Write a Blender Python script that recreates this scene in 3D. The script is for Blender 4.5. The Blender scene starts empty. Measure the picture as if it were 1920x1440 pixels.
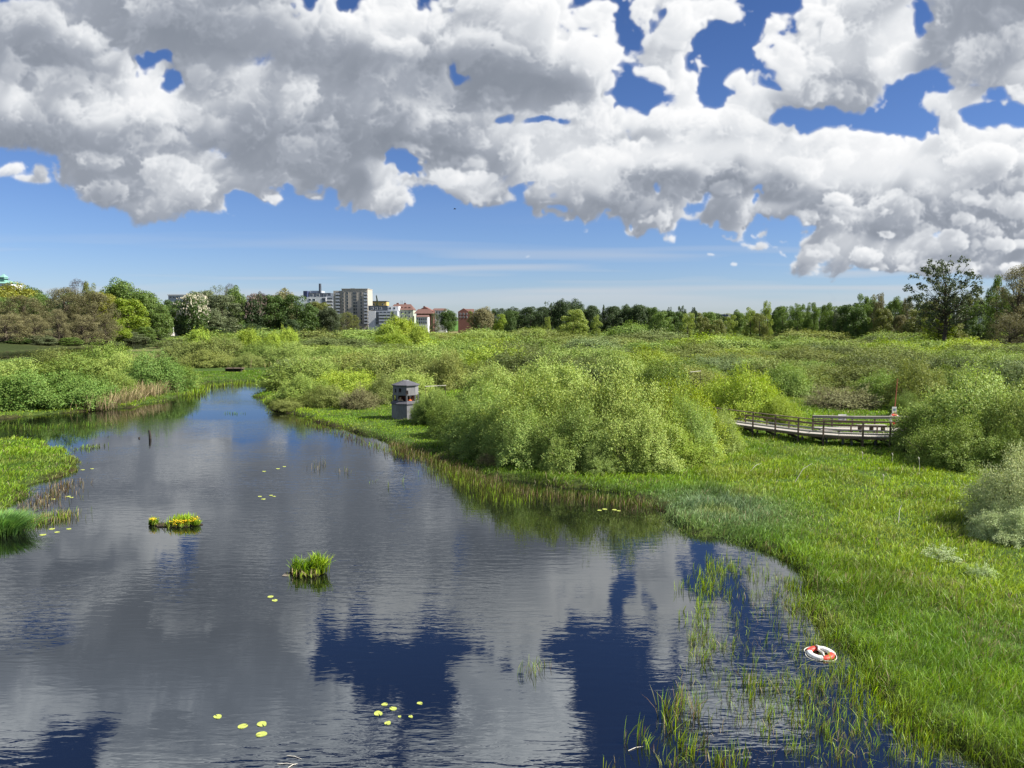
import bpy, math, random
import numpy as np
from mathutils import Vector, Matrix

# ------------------------------------------------------------------ basics
scene = bpy.context.scene
COL = scene.collection
rng = np.random.default_rng(5)
random.seed(5)
R = math.radians
PITCH = R(4.75); FPX = 1443.0; CAMZ = 9.0
SUN_AZ, SUN_EL = R(97), R(43)
SUN = Vector((math.sin(SUN_AZ)*math.cos(SUN_EL), math.cos(SUN_AZ)*math.cos(SUN_EL), math.sin(SUN_EL)))

def photo_to_ab(px, py):
    """a view direction of the photograph as x/y and z/y of the level world"""
    cx = (px-960)/FPX; cy = (720-py)/FPX
    y = math.cos(PITCH)+math.sin(PITCH)*cy; z = -math.sin(PITCH)+math.cos(PITCH)*cy
    return cx/y, z/y

def ground_pt(px, py, z=0.0):
    a, b = photo_to_ab(px, py)
    y = (z-CAMZ)/b
    return (a*y, y)

def far_pt(px, py, D):
    a, b = photo_to_ab(px, py)
    return (a*D, D, CAMZ+b*D)

def tag(o, label=None, cat=None, group=None, kind=None):
    if label: o['label'] = label
    if cat: o['category'] = cat
    if group: o['group'] = group
    if kind: o['kind'] = kind
    return o

def empty(name, loc, rz=0.0):
    o = bpy.data.objects.new(name, None); COL.objects.link(o)
    o.location = loc; o.rotation_euler = (0, 0, rz); o.empty_display_size = .3
    return o

def link(name, me, parent=None, color=None):
    o = bpy.data.objects.new(name, me); COL.objects.link(o)
    if parent is not None: o.parent = parent
    if color is not None: o.color = (*color, 1)
    return o

# ------------------------------------------------------------------ materials
def new_mat(name):
    m = bpy.data.materials.new(name); m.use_nodes = True
    nt = m.node_tree
    for n in list(nt.nodes): nt.nodes.remove(n)
    return m, nt.nodes, nt.links

def N(nodes, kind, **kw):
    n = nodes.new(kind)
    for k, v in kw.items(): setattr(n, k, v)
    return n

def leaf_mat(name, transl=.38, rough=.5, spread=.5, source='OBJECT', attr='tint', spec=.3):
    m, n, l = new_mat(name)
    out = N(n, 'ShaderNodeOutputMaterial'); mix = N(n, 'ShaderNodeMixShader'); mix.inputs[0].default_value = transl
    p = N(n, 'ShaderNodeBsdfPrincipled'); p.inputs['Roughness'].default_value = rough; p.inputs['Specular IOR Level'].default_value = spec
    t = N(n, 'ShaderNodeBsdfTranslucent')
    if source == 'OBJECT':
        src = N(n, 'ShaderNodeObjectInfo').outputs['Color']
    else:
        src = N(n, 'ShaderNodeAttribute', attribute_name=attr).outputs['Color']
    geo = N(n, 'ShaderNodeNewGeometry')
    hsv = N(n, 'ShaderNodeHueSaturation')
    mr = N(n, 'ShaderNodeMapRange'); mr.inputs['To Min'].default_value = 1-spread; mr.inputs['To Max'].default_value = 1+spread*.9
    l.new(geo.outputs['Random Per Island'], mr.inputs['Value']); l.new(mr.outputs[0], hsv.inputs['Value'])
    m2 = N(n, 'ShaderNodeMath', operation='MULTIPLY_ADD'); m2.inputs[1].default_value = 7.31; m2.inputs[2].default_value = 0
    fr = N(n, 'ShaderNodeMath', operation='FRACT'); mr2 = N(n, 'ShaderNodeMapRange'); mr2.inputs['To Min'].default_value = .478; mr2.inputs['To Max'].default_value = .517
    l.new(geo.outputs['Random Per Island'], m2.inputs[0]); l.new(m2.outputs[0], fr.inputs[0]); l.new(fr.outputs[0], mr2.inputs['Value']); l.new(mr2.outputs[0], hsv.inputs['Hue'])
    l.new(src, hsv.inputs['Color'])
    l.new(hsv.outputs[0], p.inputs['Base Color'])
    hs2 = N(n, 'ShaderNodeHueSaturation'); hs2.inputs['Saturation'].default_value = 1.15; hs2.inputs['Value'].default_value = 1.1; hs2.inputs['Hue'].default_value = .49
    l.new(hsv.outputs[0], hs2.inputs['Color']); l.new(hs2.outputs[0], t.inputs['Color'])
    l.new(p.outputs[0], mix.inputs[1]); l.new(t.outputs[0], mix.inputs[2]); l.new(mix.outputs[0], out.inputs[0])
    return m

def plain_mat(name, color, rough=.7, noise=None, bump=0.0, color2=None, scale=8.0, stretch=(1, 1, 1), metallic=0.0, spec=.35):
    m, n, l = new_mat(name)
    out = N(n, 'ShaderNodeOutputMaterial'); p = N(n, 'ShaderNodeBsdfPrincipled')
    p.inputs['Roughness'].default_value = rough; p.inputs['Metallic'].default_value = metallic; p.inputs['Specular IOR Level'].default_value = spec
    l.new(p.outputs[0], out.inputs[0])
    c2 = color2 or tuple(c*.6 for c in color)
    tc = N(n, 'ShaderNodeTexCoord'); mp = N(n, 'ShaderNodeMapping'); mp.inputs['Scale'].default_value = stretch
    nz = N(n, 'ShaderNodeTexNoise'); nz.inputs['Scale'].default_value = scale; nz.inputs['Detail'].default_value = 6; nz.inputs['Roughness'].default_value = .65
    rp = N(n, 'ShaderNodeValToRGB'); rp.color_ramp.elements[0].position = .35; rp.color_ramp.elements[1].position = .68
    rp.color_ramp.elements[0].color = (*c2, 1); rp.color_ramp.elements[1].color = (*color, 1)
    l.new(tc.outputs['Object'], mp.inputs[0]); l.new(mp.outputs[0], nz.inputs['Vector']); l.new(nz.outputs[0], rp.inputs[0]); l.new(rp.outputs[0], p.inputs['Base Color'])
    if bump:
        b = N(n, 'ShaderNodeBump'); b.inputs['Strength'].default_value = 1; b.inputs['Distance'].default_value = bump
        l.new(nz.outputs[0], b.inputs['Height']); l.new(b.outputs[0], p.inputs['Normal'])
    return m

M_LEAF = leaf_mat('willow_leaf', .26, .6, .24, spec=.2)
M_TREELEAF = leaf_mat('tree_leaf', .33, .55, .42)
M_GRASS = leaf_mat('grass_blade', .36, .5, .3, 'ATTR')
M_PETAL = leaf_mat('petal', .3, .6, .15)
M_BARK = plain_mat('bark', (.12, .095, .065), .9, scale=5, color2=(.05, .04, .03), stretch=(3, 3, .6))
M_STEM = plain_mat('willow_stem', (.17, .13, .08), .85, scale=6, color2=(.07, .055, .035))
M_WOOD_GREY = plain_mat('weathered_board', (.26, .255, .25), .85, scale=3, color2=(.15, .15, .155), stretch=(9, 9, .7), bump=.01)
M_HIDE = plain_mat('dark_weathered_board', (.21, .21, .215), .85, scale=3, color2=(.12, .12, .125), stretch=(9, 9, .7), bump=.01)
M_WOOD_PALE = plain_mat('sun_bleached_deck', (.42, .39, .345), .85, scale=4, color2=(.27, .25, .225), stretch=(6, 1, 6))
M_WOOD_BROWN = plain_mat('brown_handrail_wood', (.17, .12, .085), .8, scale=4, color2=(.09, .065, .05), stretch=(4, 1, 4))
M_WOOD_DARK = plain_mat('wet_dark_wood', (.045, .037, .03), .8, scale=5, color2=(.02, .017, .014))
M_FELT = plain_mat('dark_roofing_felt', (.1, .1, .115), .9, scale=12, color2=(.06, .06, .07))
M_DARK = plain_mat('dark_interior', (.02, .016, .014), .9)
M_WHITE = plain_mat('white_paint', (.78, .78, .76), .5, scale=20, color2=(.66, .66, .64))
M_RED = plain_mat('buoy_red', (.62, .06, .045), .5, scale=14, color2=(.48, .04, .03))
M_ROPE = plain_mat('pale_rope', (.68, .66, .58), .8, scale=40, color2=(.5, .48, .42))
M_SIGNBLUE = plain_mat('sign_print', (.2, .3, .4), .6, scale=30)
M_PEAT = plain_mat('wet_peat', (.05, .036, .02), .9, scale=9, color2=(.02, .015, .01), bump=.03)
M_STONE = plain_mat('pale_stone', (.52, .47, .42), .9, scale=3, color2=(.4, .36, .31), bump=.02)
M_PATH = plain_mat('gravel_path', (.42, .4, .36), .9, scale=2, color2=(.34, .32, .28))
M_PAD = plain_mat('lily_pad', (.42, .46, .1), .4, scale=9, color2=(.3, .36, .07), spec=.5)
M_SEED = plain_mat('pale_seed_head', (.7, .66, .56), .9, scale=30)

# ------------------------------------------------------------------ mesh helpers
def mesh_from(name, V, loops, sizes, mat, tint=None, smooth=False):
    me = bpy.data.meshes.new(name)
    V = np.ascontiguousarray(V, np.float32); loops = np.ascontiguousarray(loops, np.int32); sizes = np.ascontiguousarray(sizes, np.int32)
    me.vertices.add(len(V)); me.vertices.foreach_set('co', V.ravel())
    me.loops.add(len(loops)); me.loops.foreach_set('vertex_index', loops)
    me.polygons.add(len(sizes))
    st = np.zeros(len(sizes), np.int32); st[1:] = np.cumsum(sizes)[:-1]
    me.polygons.foreach_set('loop_start', st); me.polygons.foreach_set('loop_total', sizes)
    me.update(calc_edges=True)
    if smooth: me.polygons.foreach_set('use_smooth', np.ones(len(sizes), bool))
    if tint is not None:
        at = me.attributes.new('tint', 'FLOAT_COLOR', 'POINT')
        c = np.ones((len(V), 4), np.float32); c[:, :3] = tint
        at.data.foreach_set('color', c.ravel())
    me.materials.append(mat)
    return me

class MB:
    """collects boxes, bars, tubes and prisms; build() links them as ONE mesh object"""
    def __init__(s): s.v = []; s.f = []
    def add(s, vs, fs):
        k = len(s.v); s.v += [tuple(v) for v in vs]; s.f += [tuple(i+k for i in f) for f in fs]; return s
    def box(s, x0, x1, y0, y1, z0, z1):
        return s.add([(x0, y0, z0), (x1, y0, z0), (x1, y1, z0), (x0, y1, z0), (x0, y0, z1), (x1, y0, z1), (x1, y1, z1), (x0, y1, z1)],
                     [(0, 3, 2, 1), (4, 5, 6, 7), (0, 1, 5, 4), (1, 2, 6, 5), (2, 3, 7, 6), (3, 0, 4, 7)])
    def bar(s, a, b, w, h):
        """a beam from a to b, w wide sideways and h high, its top at the given height"""
        a = Vector(a); b = Vector(b); d = (b-a).normalized(); up = Vector((0, 0, 1)) if abs(d.z) < .95 else Vector((0, 1, 0))
        sd = d.cross(up).normalized()*(w/2); u = sd.cross(d).normalized()*h
        if u.z < 0: u = -u
        vs = [a-sd-u, a+sd-u, a+sd, a-sd, b-sd-u, b+sd-u, b+sd, b-sd]
        return s.add(vs, [(0, 1, 2, 3), (7, 6, 5, 4), (0, 4, 5, 1), (1, 5, 6, 2), (2, 6, 7, 3), (3, 7, 4, 0)])
    def tube(s, pts, rad, n=6, cap=True):
        pts = [Vector(p) for p in pts]
        rad = rad if hasattr(rad, '__len__') else [rad]*len(pts)
        k = len(s.v); ref = Vector((.3, .9, .1))
        for i, p in enumerate(pts):
            d = (pts[min(i+1, len(pts)-1)]-pts[max(i-1, 0)]).normalized()
            a = d.cross(ref)
            if a.length < .05: a = d.cross(Vector((1, 0, .2)))
            a.normalize(); b = d.cross(a)
            for j in range(n):
                t = 2*math.pi*j/n; s.v.append(tuple(p+(a*math.cos(t)+b*math.sin(t))*rad[i]))
        for i in range(len(pts)-1):
            for j in range(n):
                j2 = (j+1) % n; s.f.append((k+i*n+j, k+i*n+j2, k+(i+1)*n+j2, k+(i+1)*n+j))
        if cap:
            s.f.append(tuple(k+j for j in range(n))[::-1]); m = k+(len(pts)-1)*n; s.f.append(tuple(m+j for j in range(n)))
        return s
    def prism(s, ring0, ring1, bottom=True, top=True):
        n = len(ring0); k = len(s.v); s.v += [tuple(p) for p in ring0]+[tuple(p) for p in ring1]
        for j in range(n): s.f.append((k+j, k+(j+1) % n, k+n+(j+1) % n, k+n+j))
        if bottom: s.f.append(tuple(k+j for j in range(n))[::-1])
        if top: s.f.append(tuple(k+n+j for j in range(n)))
        return s
    def mesh(s, name, mat, smooth=False):
        me = bpy.data.meshes.new(name); me.from_pydata(s.v, [], s.f); me.update(); me.materials.append(mat)
        if smooth: me.polygons.foreach_set('use_smooth', np.ones(len(s.f), bool))
        return me
    def build(s, name, mat, parent=None, smooth=False, bevel=0):
        o = link(name, s.mesh(name, mat, smooth), parent)
        if bevel:
            b = o.modifiers.new('soft_edges', 'BEVEL'); b.width = bevel; b.segments = 2; b.limit_method = 'ANGLE'
        return o

def unit(a): return a/np.maximum(np.linalg.norm(a, axis=-1, keepdims=True), 1e-9)

def leaf_quads(P, T, Nn, L, W):
    """one diamond-shaped leaf per row: root P, along T, facing Nn"""
    S = unit(np.cross(T, Nn)); n = len(P)
    L = L[:, None]; W = W[:, None]
    V = np.stack([P, P+T*L*.45+S*W*.5, P+T*L, P+T*L*.45-S*W*.5], 1).reshape(-1, 3)
    return V, np.arange(4*n), np.full(n, 4)

# cheap lattice noise over the plane
_LAT = np.random.default_rng(3).random((257, 257)).astype(np.float32)
def noise2(x, y, s):
    x = np.asarray(x)/s+1000; y = np.asarray(y)/s+1000
    i = np.floor(x).astype(int); j = np.floor(y).astype(int); u = x-i; v = y-j
    u = u*u*(3-2*u); v = v*v*(3-2*v); i %= 256; j %= 256
    return (_LAT[i, j]*(1-u)+_LAT[i+1, j]*u)*(1-v)+(_LAT[i, j+1]*(1-u)+_LAT[i+1, j+1]*u)*v
def fbm2(x, y, s, o=3):
    t = 0; a = .5; k = 0
    for _ in range(o): t = t+noise2(np.asarray(x)+k, np.asarray(y)-k, s)*a; k += 37.7; a *= .5; s *= .47
    return t/(1-.5**o)

# ------------------------------------------------------------------ the cloud sheet: puffs of cloud in a coarse volume, lit by the sun
SKY_A = 0.8; SKY_B = 0.75; NX, NY, NZ = 1360, 638, 64
SC = NX/(2*SKY_A)          # voxels per unit of the tangent plane
DZ = 8.0                   # depth of one voxel, in lateral voxels
#  x, y, rx, ry: cloud masses laid out over the sky to the north of the bridge
CLOUDS = [
 (430,40,300,80),(760,95,190,85),(690,30,140,70),(830,40,110,60),(250,-30,200,80),
 (110,120,160,90),(230,170,95,75),(60,215,170,75),(200,235,150,60),(290,140,40,45),(90,40,80,45),
 (430,190,150,75),(560,230,200,75),(700,220,170,70),(820,235,130,55),(880,160,90,70),(640,140,160,70),
 (300,310,110,38),(230,325,80,22),(400,350,120,34),(470,320,100,45),(620,330,120,50),(690,350,55,38),(560,370,60,20),(420,385,40,14),(700,385,25,12),
 (1000,120,170,100),(1080,70,90,75),(960,60,120,75),(920,170,90,45),(1100,160,90,60),(1040,30,110,50),
 (960,270,120,55),(1060,300,110,60),(900,290,100,30),
 (1350,215,75,42),(1300,250,120,55),(1200,265,120,50),(1420,270,90,42),(1250,320,170,45),(1400,325,170,40),(1120,330,90,45),(1180,230,70,35),
 (840,335,55,24),(900,355,50,22),(770,345,18,14),(1000,365,120,32),(1080,395,120,26),(1130,370,120,34),
 (1300,15,70,35),(1350,50,28,24),(1240,100,28,46),(1270,140,52,42),(1310,165,30,30),(1215,70,14,24),
 (1600,80,100,90),(1660,50,60,80),(1480,110,70,55),(1440,60,30,22),(1410,150,50,42),(1640,150,95,55),(1560,170,110,38),(1460,195,80,32),(1520,90,70,45),
 (1860,60,120,80),(1800,20,90,50),(1930,120,90,70),(1770,110,60,35),(1790,190,55,26),(1850,200,45,30),(1890,240,60,40),
 (1640,270,130,48),(1750,290,110,55),(1860,320,120,70),(1540,290,90,45),(1480,250,60,30),(1720,250,60,30),
 (1560,360,200,48),(1740,380,200,48),(1880,400,120,50),(1420,390,180,36),(1300,410,150,24),(1640,425,220,26),(1840,440,140,26),
 (1200,425,70,12),(1155,443,26,6),(1290,452,34,9),(1360,440,60,12),(1420,455,30,8),(1330,478,9,3),(1375,490,6,3),
 (1555,465,30,14),(1560,496,30,26),(1700,490,120,26),(1850,470,120,40),(1600,450,120,30),(1480,425,90,26),(1620,488,34,14),(1850,505,50,14),(1760,462,60,16),(1905,462,50,22),(1480,470,20,8),(1660,455,70,12),(1600,512,30,9),(1680,478,80,14),(1640,500,26,9),(1800,472,90,18),(1740,505,50,12),(1880,490,80,20),(1700,520,30,5),
 (873,431,14,4),(997,480,15,3),(20,324,26,9),(84,328,13,11),(60,340,30,5),
 (60,-120,240,90),(330,-150,260,100),(520,-220,200,90),(420,-60,200,60),(-160,100,200,110),(-150,-150,200,120),(220,-300,160,70),
 (950,-110,90,100),(900,-30,90,50),(1000,-230,80,90),(880,-290,110,60),(1300,-60,60,26),(1430,-190,80,36),
 (1800,-90,110,60),(1950,-60,140,90),(1960,-230,110,60),(2080,80,150,110),(2100,330,160,110),(2060,-200,150,80),(2150,460,150,30),
]
HOLES = [(1600,520,30,6),(1760,522,40,6),(292,108,34,14),(330,140,14,18),(862,128,9,20),(882,150,14,8),(1055,235,30,7),(1010,228,10,5),(655,6,9,10),(1185,60,34,80),(1225,40,14,34),(1420,36,44,44),(1345,110,22,50),(1335,170,18,24),(1530,218,42,9),(1470,215,14,8),(1690,215,26,26),(1718,50,14,34),(1745,150,30,14),(1715,245,14,10),
 (730,-100,110,70),(1180,-60,80,60),(960,428,240,30),(780,320,16,10),(500,395,40,10),(1180,180,14,16),(1290,112,10,18),(1870,170,16,10),(470,392,30,8),(760,306,26,10),(1200,180,24,20),(1560,235,50,8),(1650,238,40,10),(1345,75,34,24),(1880,215,30,10),(930,225,14,6)]
# shade painted onto the cloud sheet by hand: + darkens the bases, - brightens the tops
CLOUD_SHADE = [(430,62,275,54,.68),(700,122,195,36,.6),(900,140,70,40,.25),(90,118,140,50,.55),(110,265,200,36,.62),(560,258,280,40,.55),(800,285,120,20,.4),(990,178,150,30,.68),(960,140,80,40,.25),
 (1330,350,175,18,.62),(1230,245,100,10,.25),(1560,404,180,12,.25),(1860,50,120,75,.3),(1880,345,80,34,.25),(1630,200,60,50,.25),(640,362,90,18,.3),(1010,388,130,15,.35),(1520,285,70,18,.25),(1750,432,170,12,.2),
 (60,-160,300,120,.3),(330,-190,320,120,.3),(520,-280,260,90,.3),(-160,60,150,200,.2),(1900,-160,220,120,.2),(2100,250,160,200,.25),
 (250,150,50,60,-.5),(320,190,40,40,-.45),(170,60,70,40,-.35),(260,225,70,55,-.3),(730,55,120,45,-.5),(1085,60,90,70,-.5),(1140,110,40,60,-.35),(850,205,90,22,-.4),(1010,265,110,45,-.35),(1330,210,100,50,-.5),(1430,290,90,25,-.35),
 (1230,290,120,20,-.4),(1560,90,90,55,-.4),(1680,110,40,110,-.5),(1440,110,50,50,-.4),(1640,320,110,30,-.4),(1760,350,80,30,-.35),(860,338,60,20,-.4),(1430,370,70,12,-.4),(1800,200,70,40,-.45),(1600,270,80,30,-.35),(1300,20,70,40,-.4),(1260,130,60,60,-.4),(400,350,130,30,-.15),(700,340,40,40,-.3),(1880,270,60,40,-.3),(1640,470,120,20,-.3),(950,-110,100,120,-.3),
 (1480,290,120,40,-.3),(1700,300,120,40,-.3),(1860,290,60,40,-.3),(1250,300,90,25,-.2),(30,190,60,30,-.25),(200,290,60,16,-.1),(460,150,100,30,-.15),(1100,320,80,40,-.3),(1050,340,90,30,-.2)]
def upsample(a, n, axis):
    # quadratic B-spline along one axis
    m = a.shape[axis]; t = np.linspace(1, m-2.001, n); i = np.round(t).astype(int); f = (t-i).astype(np.float32)
    sh = [1]*a.ndim; sh[axis] = n; f = f.reshape(sh)
    out = np.take(a, i, axis)*(.75-f*f); out += np.take(a, i-1, axis)*(.5*(.5-f)**2); out += np.take(a, i+1, axis)*(.5*(.5+f)**2)
    return out
def vnoise(rng, shape, cells):
    a = rng.random([max(2, int(c)+1)+2 for c in cells], dtype=np.float32)
    for ax in np.argsort([-(shape[k]/a.shape[k]) for k in range(len(shape))])[::-1]:
        a = upsample(a, shape[ax], ax)
    a -= .5; a *= 1.55 if len(shape) == 3 else 1.3
    return np.clip(a+.5, 0, 1)
def bake_clouds():
    rng = np.random.default_rng(11)
    F = np.full((NY, NX, NZ), -60., np.float32)
    def splat(x, y, z, rx, ry, rz, base=None):
        e = 1.35 if min(rx, ry) > 30 else 2.2
        x0, x1 = max(0, int(x-rx*e)), min(NX, int(x+rx*e)+1); y0, y1 = max(0, int(y-ry*e)), min(NY, int(y+ry*e)+1); z0, z1 = max(0, int(z-rz*e)), min(NZ, int(z+rz*e)+2)
        if x1 <= x0 or y1 <= y0 or z1 <= z0: return
        X = ((np.arange(x0, x1, dtype=np.float32)-x)/rx)[None, :, None]; Y = ((np.arange(y0, y1, dtype=np.float32)-y)/ry)[:, None, None]; Z = ((np.arange(z0, z1, dtype=np.float32)-z)/rz)[None, None, :]
        q = 1-np.sqrt(X*X+Y*Y+Z*Z); m = min(rx, ry, rz*DZ); q = np.where(q > 0, q*m, q*max(m, 14))
        if base is not None: q = np.minimum(q, ((np.arange(y0, y1, dtype=np.float32)-base)[:, None, None])*.8)
        s = F[y0:y1, x0:x1, z0:z1]; np.maximum(s, q, out=s)
    puffs = []
    for x0, x1, y0, y1, k, a0, a1 in ((1060, 1930, 225, 360, 80, 20, 56), (1040, 1930, 345, 435, 56, 16, 42), (1480, 1930, 435, 515, 34, 12, 32), (160, 740, 285, 385, 40, 18, 46), (760, 1120, 190, 350, 34, 18, 46),
                                  (860, 1180, 0, 200, 34, 24, 60), (150, 880, 0, 285, 95, 26, 74), (-80, 420, 40, 275, 44, 26, 70), (1360, 1720, 20, 215, 46, 18, 46), (1740, 1930, 20, 320, 34, 22, 52), (1205, 1335, 70, 185, 9, 14, 30), (1240, 1370, 0, 60, 7, 14, 34), (1750, 1880, 155, 235, 10, 14, 30)):
        for _ in range(k): r = rng.uniform(a0, a1); puffs.append((rng.uniform(x0, x1), rng.uniform(y0, y1), r, r*rng.uniform(.42, .68), rng.uniform(-13, 1)))
    for (px, py, prx, pry, dz) in [c+(0.,) for c in CLOUDS]+puffs:
        a, b = photo_to_ab(px, py); x = (a+SKY_A)*SC; y = b*SC; rx = prx*SC/FPX; ry = pry*SC/FPX
        depth = np.clip((py+400)/950, 0, 1); zc = 12+42*depth+rng.normal(0, 2.5)+dz
        R = (rx*ry)**.5; rz = max(1.6, .75*R/DZ); base = y-.72*ry
        k0 = .68 if pry > 38 else .78; splat(x, y, zc, rx*k0, ry*k0, rz*.75, base)
        n1 = int(9+.14*rx)
        for k in range(n1):
            th = rng.uniform(0, 2*math.pi); ph = rng.uniform(-.35, 1)
            cxy = math.sqrt(max(0, 1-ph*ph))
            ux, uy, uz = cxy*math.cos(th), ph, cxy*math.sin(th)
            r1 = rng.uniform(.28, .5)*min(ry, 60)*1.0
            X, Y, Z = x+ux*rx*(k0-.02), y+uy*ry*(k0-.04), zc+uz*rz*.7
            splat(X, Y, Z, r1*1.15, r1, max(.9, r1/DZ), base)
            if r1 > 4:
                for j in range(int(5+r1*.25)):
                    t2 = rng.uniform(0, 2*math.pi); p2 = rng.uniform(-.3, 1); c2 = math.sqrt(1-p2*p2) if abs(p2) < 1 else 0
                    r2 = r1*rng.uniform(.25, .5)
                    splat(X+c2*math.cos(t2)*r1*.95, Y+p2*r1*.9, Z+c2*math.sin(t2)*r1*.9/DZ, r2, r2, max(.8, r2/DZ), base)
    F = np.minimum(F, 16+.18*np.maximum(F-16, 0), out=F)
    warp = sum((vnoise(rng, (NY, NX), (NY/c, NX/c))-.5)*g for c, g in ((40, 1.7), (18, 1.3), (8, .8), (4, .5)))
    for (px, py, prx, pry) in HOLES:
        a, b = photo_to_ab(px, py); x = (a+SKY_A)*SC; y = b*SC; rx = prx*SC/FPX; ry = pry*SC/FPX
        x0, x1 = max(0, int(x-rx*2.8)), min(NX, int(x+rx*2.8)+1); y0, y1 = max(0, int(y-ry*2.8)), min(NY, int(y+ry*2.8)+1)
        X = ((np.arange(x0, x1)-x)/rx)[None, :]; Y = ((np.arange(y0, y1)-y)/ry)[:, None]
        F[y0:y1, x0:x1] -= (36*np.clip(2.05-np.sqrt(X*X+Y*Y)+1.6*warp[y0:y1, x0:x1], 0, 1.8)/1.8).astype(np.float32)[:, :, None]
    # fractal break-up of the outlines; finer towards the horizon, where the clouds are farther away
    rowfar = np.clip(1-np.arange(NY)/(.28*SC), 0, 1).astype(np.float32)[:, None, None]
    for cell, amp in ((110, 16.), (52, 15.), (26, 14.), (13, 11), (6.5, 9.), (3.2, 7.0), (2.2, 4.0)):
        n = vnoise(rng, (NY, NX, NZ), (NY/cell*1.15, NX/cell, NZ*DZ/max(cell, 8)))
        n = (1-np.abs(2*n-1))*1.0-.5 if cell < 60 else (n-.5)*1.4
        w = 1-.75*rowfar if cell > 30 else (1-.45*rowfar if cell > 8 else 1.)
        F += n*amp*w
    D = np.clip(F/(4+5*(1-rowfar)), 0, 1); del F
    # light from the sun: high, to the right and a little beyond the clouds
    ext = .12*(1+1.0*rowfar)
    du, dw = .7, .12/DZ
    lit = np.empty_like(D); c1 = np.zeros((NX, NZ), np.float32); c2 = np.zeros((NX, NZ), np.float32)
    def shift(c):
        c = np.concatenate([c[:-1]*(1-du)+c[1:]*du, c[-1:]]); c[:, :-1] = c[:, :-1]*(1-dw)+c[:, 1:]*dw
        return c
    for r in range(NY-1, -1, -1):
        d = D[r]; inn = np.minimum(1, d*2)
        c1 = shift(c1); c2 = shift(c2)
        lit[r] = .52*np.exp(-.55*c1)+.48*np.exp(-.17*c2)
        c1 = c1*(.92+.05*inn)+d*ext[r]*1.3; c2 = c2*(.965+.024*inn)+d*ext[r]*.8
    # sky light reaches the upper parts more than the bases
    T = np.ones((NY, NX), np.float32); L = np.zeros((NY, NX), np.float32); A = np.zeros((NY, NX), np.float32); W = np.zeros((NY, NX), np.float32)
    for k in range(NZ):
        a = 1-np.exp(-D[:, :, k]*ext[:, :, 0]*DZ*.9)
        L += T*a*lit[:, :, k]; W += T*a; T *= 1-a
    alpha = 1-T
    light = L/np.maximum(W, 1e-4)
    # wind-torn edges: a small swirl of the whole sheet
    wx = sum((vnoise(rng, (NY, NX), (NY/c, NX/c))-.5)*g for c, g in ((46, 16), (20, 8), (9, 3)))
    wy = sum((vnoise(rng, (NY, NX), (NY/c, NX/c))-.5)*g for c, g in ((46, 12), (20, 6), (9, 3)))
    f = 1-.5*rowfar[:, :, 0]
    yy, xx = np.mgrid[0:NY, 0:NX].astype(np.float32)
    def warped(im):
        x = np.clip(xx+wx*f, 0, NX-1.01); y = np.clip(yy+wy*f, 0, NY-1.01); i = x.astype(int); j = y.astype(int); u = x-i; v = y-j
        return (im[j, i]*(1-u)+im[j, i+1]*u)*(1-v)+(im[j+1, i]*(1-u)+im[j+1, i+1]*u)*v
    shade_map = np.zeros((NY, NX), np.float32); px0 = {}
    for (px, py, prx, pry, g) in CLOUD_SHADE:
        a, b = photo_to_ab(px, py); x = (a+SKY_A)*SC; y = b*SC; rx = prx*SC/FPX*1.25; ry = pry*SC/FPX*1.25
        shade_map += g*np.exp(-1.6*(((xx-x+wx*1.2)/rx)**2+((yy-y+wy*1.2)/ry)**2)**1.3)
    shade_map = np.clip(shade_map, -.62, .72)
    light = np.where(shade_map > 0, light*(1-.86*shade_map), 1-(1-light)*(1+1.0*shade_map))
    pm = warped(alpha*light); alpha = warped(alpha)
    light = pm/np.maximum(alpha, 1e-4)
    # thin torn fringes
    def blur(im, k):
        for ax in (0, 1):
            c = np.cumsum(np.concatenate([np.repeat(im.take([0], ax), k+1, ax), im, np.repeat(im.take([-1], ax), k, ax)], ax), ax, dtype=np.float64)
            im = ((c.take(range(2*k+1, c.shape[ax]), ax)-c.take(range(0, c.shape[ax]-2*k-1), ax))/(2*k+1)).astype(np.float32)
        return im
    fr = blur(blur(alpha, 3), 3); torn = sum((vnoise(rng, (NY, NX), (NY/c, NX/c)))*g for c, g in ((14, .5), (6, .3), (3, .2)))
    soft = np.clip((fr*1.3-.2)*(2.4*torn-.55), 0, 1); light = np.where(alpha > .3, light, np.maximum(light, blur(blur(light*alpha, 3), 3)/np.maximum(fr, .02)*.85))
    alpha = np.clip(np.maximum(alpha*(.5+.5*np.clip(fr*1.6, 0, 1)), soft*.7), 0, 1)
    # thin high streaks low over the horizon
    n = sum(vnoise(rng, (NY, NX), (NY/cy, NX/cx))*g for cx, cy, g in ((420, 16, .5), (190, 7, .3), (80, 3.5, .2)))
    band = np.exp(-((yy/SC-.055)/.04)**2)
    st = np.clip((n-np.quantile(n[int(.02*SC):int(.1*SC)], .5))*4.5+.12, 0, 1)*band*.8*(1-alpha)
    light = (light*alpha+.52*st)/np.maximum(alpha+st, 1e-4)
    return np.clip(alpha+st, 0, 1), np.clip(light, 0, 1)**.95
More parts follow.
